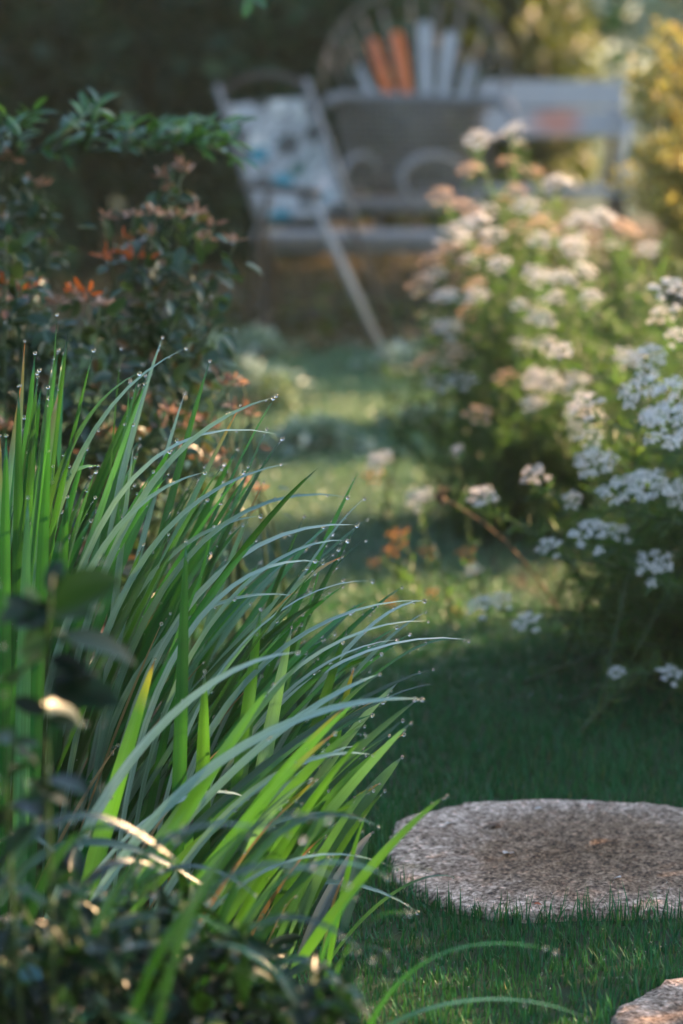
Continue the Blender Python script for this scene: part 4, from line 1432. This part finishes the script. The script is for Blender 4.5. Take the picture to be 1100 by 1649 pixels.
def flop(lst, Y0, Y1, m):
    out = []
    for st, md, tip, bx, w in lst:
        yb = rng.uniform(Y0, Y1)
        g = G(bx, 1500)
        g = np.array([g[0], yb, 0.])
        c2 = P(*md, yb - .02)
        e = P(*tip, yb + rng.normal(0, .03))
        c1 = P(*st, yb)
        out.append((g, c1, c2, e, w, rng.normal(0, .25), rng.normal(.1, .3), M[m]))
    return out


main_flop = flop((((20, 880), (120, 640), (300, 560), 10, .013), ((60, 900), (200, 640), (452, 700), 40, .012), ((100, 900), (250, 690), (440, 640), 60, .012), ((120, 960), (260, 780), (470, 745), 80, .012),
                  ((150, 1000), (330, 760), (560, 800), 120, .012), ((180, 1050), (350, 830), (575, 845), 150, .013), ((220, 1050), (420, 860), (560, 870), 200, .010), ((250, 1100), (450, 930), (600, 935), 240, .010),
                  ((260, 1150), (480, 960), (684, 967), 260, .013), ((300, 1200), (540, 1000), (754, 1030), 300, .011), ((280, 1180), (520, 990), (690, 1000), 300, .011), ((200, 1060), (360, 880), (520, 905), 180, .010),
                  ((60, 1000), (160, 800), (330, 760), 20, .013), ((100, 1050), (240, 850), (420, 830), 90, .012), ((320, 1200), (500, 1040), (640, 1030), 320, .010), ((-20, 900), (60, 740), (160, 750), -60, .016),
                  ((140, 1080), (300, 930), (480, 960), 120, .011), ((10, 860), (110, 650), (225, 600), 0, .014)), 3.38, 3.55, 'blade_silver')
low_flop = flop((((150, 1330), (420, 1110), (680, 1125), 120, .018), ((200, 1360), (470, 1130), (612, 1085), 180, .015), ((300, 1400), (520, 1170), (588, 1205), 260, .012), ((240, 1420), (420, 1180), (600, 1215), 220, .012),
                 ((260, 1420), (440, 1250), (610, 1330), 230, .011), ((300, 1440), (480, 1320), (640, 1400), 260, .011), ((120, 1400), (280, 1230), (400, 1285), 80, .013), ((340, 1450), (520, 1360), (672, 1468), 320, .011),
                 ((100, 1300), (300, 1060), (480, 1050), 80, .016)), 3.02, 3.25, 'blade_silver')
strap_clump('tall upright strap leaves at the left edge, standing straight like swords', (P(10, 1500, 3.4)[0], 3.4, 0), up_hero + fill(36, 0.0, .17, .62, .97, -140, 50, 3.25, 3.75, .014, .026), 3)
strap_clump('large clump of dewy strap leaves arching right over the lawn, sharpest in the picture', (P(230, 1500, 3.6)[0], 3.6, 0),
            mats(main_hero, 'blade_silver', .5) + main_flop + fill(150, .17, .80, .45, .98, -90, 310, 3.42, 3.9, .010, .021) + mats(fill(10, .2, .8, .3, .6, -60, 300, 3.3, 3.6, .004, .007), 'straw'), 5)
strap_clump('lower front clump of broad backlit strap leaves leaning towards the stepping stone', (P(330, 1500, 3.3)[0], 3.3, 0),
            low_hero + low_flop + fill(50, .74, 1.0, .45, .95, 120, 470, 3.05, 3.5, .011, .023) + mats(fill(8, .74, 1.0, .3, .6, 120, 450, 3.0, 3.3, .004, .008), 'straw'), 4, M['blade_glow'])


# ------------------------------------------------------------------ near, out of focus plants
def near_broadleaf():
    t = thing('broadleaf_plant', 'out of focus dark stem with broad glossy leaves before the strap leaves on the left', 'plant', (*P(70, 1500, 2.35)[:2], 0))
    Y = 2.35
    g = np.array([P(60, 1500, Y)[0], Y, 0])
    m = MB(); m.tube(bez3(g, P(110, 1500, Y), P(50, 1200, Y), P(85, 925, Y), 12), np.linspace(.0026, .0016, 12), 6); m.build('stem', M['stem'], t)
    m = MB(); m.tube(bez3(g, P(20, 1500, Y), P(0, 1300, Y), P(20, 1180, Y), 12), np.linspace(.0026, .0016, 12), 6); m.build('stem', M['stem'], t)
    spec = [((85, 960), (95, 885), 1, .4), ((85, 960), (160, 905), .9, .3), ((85, 985), (45, 965), .9, .2), ((85, 1000), (155, 980), 1, .2), ((85, 980), (200, 920), 1, .6), ((85, 1010), (40, 1000), 1, .3),
            ((88, 1030), (255, 1060), 1, .4), ((85, 1030), (10, 1040), 1, .5), ((80, 1100), (130, 1090), 1, .6), ((80, 1110), (230, 1130), .9, .3), ((75, 1150), (10, 1120), 1, .4), ((75, 1160), (135, 1165), 1, .4),
            ((20, 1200), (-30, 1170), 1, .3), ((20, 1200), (70, 1190), 1, .3), ((90, 930), (110, 960), .8, .5), ((70, 1060), (0, 1090), 1, .5), ((80, 1060), (150, 1085), 1, .1), ((40, 1290), (110, 1260), 1, .4),
            ((30, 1300), (-20, 1330), 1, .4), ((60, 1230), (0, 1250), 1, .3)]
    for k in range(13):
        a = np.array([rng.uniform(20, 95), rng.uniform(960, 1330)])
        an = rng.uniform(-.9, .9) + (math.pi if rng.random() < .4 else 0)
        ln = rng.uniform(60, 110)
        spec.append((tuple(a), (a[0] + ln * math.cos(an), a[1] + ln * .8 * math.sin(an)), 1, rng.uniform(.1, .7)))
    pos, dirs, ups, sz = [], [], [], []
    for a, b, s, up in spec:
        p, e = P(*a, Y), P(*b, Y + rng.normal(0, .04))
        pos.append(p); dirs.append(e - p)
        ups.append(np.array([rng.normal(0, .3), -.6 + rng.normal(0, .4), up + .5]))
        sz.append(np.linalg.norm(e - p) * .80 * s + .003)
    pos, dirs, ups, sz = map(np.array, (pos, dirs, ups, sz))
    leaves(t, M['broad_leaf'], LEAF, pos, dirs, ups, sz)
    dew(t, pos + dirs * 1.05, rng.uniform(.0014, .0024, len(pos)))


def near_low():
    Y = 2.45
    b = (P(170, 1600, Y)[0], Y, 0)
    specs = []
    arcs = (((-60, 1310), (110, 1270), (300, 1400)), ((-50, 1350), (150, 1320), (360, 1450)), ((-80, 1450), (60, 1350), (200, 1480)), ((100, 1430), (250, 1310), (490, 1352)), ((130, 1490), (280, 1350), (420, 1450)),
            ((180, 1510), (380, 1360), (560, 1425)), ((40, 1570), (220, 1440), (400, 1570)), ((280, 1570), (430, 1420), (600, 1545)), ((-60, 1510), (60, 1450), (180, 1570)), ((330, 1510), (470, 1370), (625, 1412)),
            ((-80, 1400), (30, 1290), (120, 1420)), ((60, 1480), (160, 1390), (260, 1400)), ((200, 1580), (330, 1480), (470, 1590)), ((240, 1440), (390, 1330), (530, 1320)), ((20, 1640), (100, 1560), (220, 1640)),
            ((360, 1600), (480, 1500), (590, 1630)), ((10, 1400), (140, 1330), (230, 1350)), ((330, 1460), (450, 1290), (610, 1330)), ((-40, 1280), (20, 1180), (60, 1320)), ((260, 1620), (420, 1540), (520, 1640)))
    for st, md, tip in arcs:
        yb = Y + rng.uniform(-.1, .4)
        c1, c2, e = P(*st, yb), P(*md, yb), P(*tip, yb + rng.normal(0, .08))
        g = np.array([c1[0] - .03, yb, 0])
        specs.append((g, c1 + np.array([0, 0, .04]), c2 + np.array([0, 0, .03]), e, rng.uniform(.011, .017), rng.normal(.2, .5), rng.normal(.2, .5)))
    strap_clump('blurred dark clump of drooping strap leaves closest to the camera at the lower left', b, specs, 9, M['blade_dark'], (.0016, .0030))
    # arching leaves reaching over the lawn at the bottom
    specs = []
    for tip, mid, bx, w in (((895, 1532), (740, 1515), 560, .014), ((945, 1640), (800, 1595), 520, .015), ((660, 1470), (600, 1480), 500, .012), ((640, 1560), (600, 1500), 470, .012), ((700, 1600), (620, 1570), 480, .010),
                            ((690, 1400), (600, 1400), 480, .012)):
        Y = 2.75
        g = np.array([P(bx, 1640, Y)[0], Y, 0])
        e = P(*tip, Y - .05)
        md = P(*mid, Y)
        c1 = g + np.array([.01, 0, md[2] * .9])
        specs.append((g, c1, md + np.array([0, 0, .02]), e, w, .5, .9))
    strap_clump('few long thin leaves arching low over the grass below the round stone', (P(520, 1640, 2.75)[0], 2.75, 0), specs, 2)
    # bluish broad leaves in the bottom corner
    t = thing('blue_leaved_plant', 'low plant with broad bluish leaves deep in the lower left corner', 'plant', (*P(120, 1640, 2.5)[:2], 0))
    g = np.array([P(120, 1640, 2.5)[0], 2.5, 0])
    m = MB()
    pos, dirs, ups, sz = [], [], [], []
    for a, bq in (((20, 1640), (-20, 1530)), ((70, 1640), (90, 1560)), ((200, 1650), (200, 1520)), ((260, 1650), (290, 1560)), ((140, 1690), (130, 1600)), ((330, 1690), (380, 1610)), ((40, 1700), (10, 1610)), ((240, 1560), (170, 1500))):
        p, e = P(*a, 2.5), P(*bq, 2.62)
        m.tube(bez(g, (g + p) / 2 + np.array([0, 0, .08]), p, 6), .004, 5)
        pos.append(p); dirs.append(e - p); ups.append((rng.normal(0, .3), -.5, .9)); sz.append(np.linalg.norm(e - p) * 1.2)
    m.build('stem', M['stem'], t, 'stuff')
    leaves(t, M['blue_leaf'], WIDE, np.array(pos), np.array(dirs), np.array(ups), np.array(sz))
    pp = np.array(pos) + np.array(dirs) * rng.uniform(.3, 1, (len(pos), 1)) + np.array([0, 0, .01])
    dew(t, pp, rng.uniform(.0014, .0026, len(pos)))


def near_dark():
    b = np.array([P(160, 1640, 2.6)[0], 2.6, 0])
    t = thing('groundcover_plant', 'low dark small-leaved plant sparkling with dew across the lower left corner', 'plant', b)
    mb = MB()
    pos, dirs = [], []
    for k in range(95):
        Y = rng.uniform(2.35, 3.0)
        px = rng.uniform(-80, 560)
        top = 1420 + max(0, px - 330) * .75
        e = P(px, rng.uniform(top, 1660), Y)
        s = np.array([e[0] * .7 + b[0] * .3 + rng.normal(0, .04), Y + rng.normal(0, .05), 0])
        ctl = s * .6 + e * .4
        ctl[2] = e[2] * .8
        pts = bez(s, ctl, e, 8)
        mb.tube(pts, np.linspace(.003, .0012, 8), 4)
        n = 20
        q = (rng.random(n) ** .6) * 6.99
        i = q.astype(int)
        f = (q - i)[:, None]
        pos.append(pts[i] * (1 - f) + pts[i + 1] * f)
        dirs.append(nrm(rand_dirs(n) + np.array([.25, -.1, .1])))
    mb.build('stem', M['stem'], t, 'stuff')
    pos, dirs = np.vstack(pos), np.vstack(dirs)
    ups = rng.normal(0, .4, pos.shape) + np.array([0, -.1, 1])
    leaves(t, M['broad_leaf'], SLIM, pos, dirs, ups, rng.uniform(.03, .07, len(pos)), 300)
    k = rng.random(len(pos)) < .5
    dew(t, (pos + dirs * .035)[k], rng.uniform(.0014, .0042, k.sum()))


near_broadleaf()
near_low()
near_dark()

# ------------------------------------------------------------------ litter on the stone
for px, py, s, mt, lab in ((812, 1378, .026, 'petal', 'pale fallen leaf lying near the middle of the round stone'),
                           (722, 1330, .018, 'petal', 'small white petal on the far part of the round stone'),
                           (872, 1304, .012, 'petal', 'white petal beside the red scrap at the far rim of the stone'),
                           (948, 1302, .016, 'rust', 'small red leaf scrap at the far rim of the stone'),
                           (1000, 1416, .014, 'petal', 'white petal near the front of the stone on the right'),
                           (860, 1459, .012, 'rust', 'reddish leaf scrap at the front rim of the stone by the grass'),
                           (790, 1332, .03, 'faded', 'long pinkish leaf lying on the far half of the stone')):
    g = G(px, py, .020)
    a = rng.random() * 6.28
    me = np_mesh('fallen_leaf', WIDE[0] * s, WIDE[1], M[mt], None, WIDE[2], WIDE[3])
    o = link('fallen_leaf', me)
    o.location = Vector(g) + Vector((0, 0, .0035))
    o.rotation_euler = (rng.normal(0, .1), rng.normal(0, .1), a)
    o['label'] = lab
    o['category'] = 'fallen leaf'
    o['group'] = 'litter on the stepping stone'

# ------------------------------------------------------------------ twig hanging in at the top
def twig():
    t = thing('overhanging_twig', 'small green twig hanging into the very top of the picture', 'twig', P(400, -60, 5.4))
    m = MB(); m.tube(bez(P(330, -160, 5.4), P(390, -90, 5.4), P(405, -5, 5.4), 8), np.linspace(.005, .0015, 8), 5); m.build('stem', M['stem'], t)
    pos, dirs = [], []
    for a, b in (((400, -30), (372, -5)), ((404, -5), (392, 30)), ((404, -10), (428, 10)), ((395, -50), (430, -40)), ((390, -60), (360, -40))):
        p, e = P(*a, 5.4), P(*b, 5.38)
        pos.append(p); dirs.append(e - p)
    leaves(t, M['spray_leaf'], LEAF, np.array(pos), np.array(dirs), np.tile((.2, -.8, .6), (5, 1)), np.array([.05] * 5))


twig()

# ================================================================== HAZE
if HAZE > 0:
    m = bpy.data.materials.new('haze')
    m.use_nodes = True
    nt = m.node_tree
    for n in list(nt.nodes):
        nt.nodes.remove(n)
    out = nt.nodes.new('ShaderNodeOutputMaterial')
    pv = nt.nodes.new('ShaderNodeVolumePrincipled')
    pv.inputs['Color'].default_value = (0.78, 0.96, 0.88, 1)
    pv.inputs['Density'].default_value = HAZE
    pv.inputs['Anisotropy'].default_value = 0.2
    nt.links.new(pv.outputs[0], out.inputs['Volume'])
    mb = MB()
    mb.box((-62, -62, -1), (62, 62, 10.0))
    o = mb.build('haze', m, None, 'stuff', smooth=False)
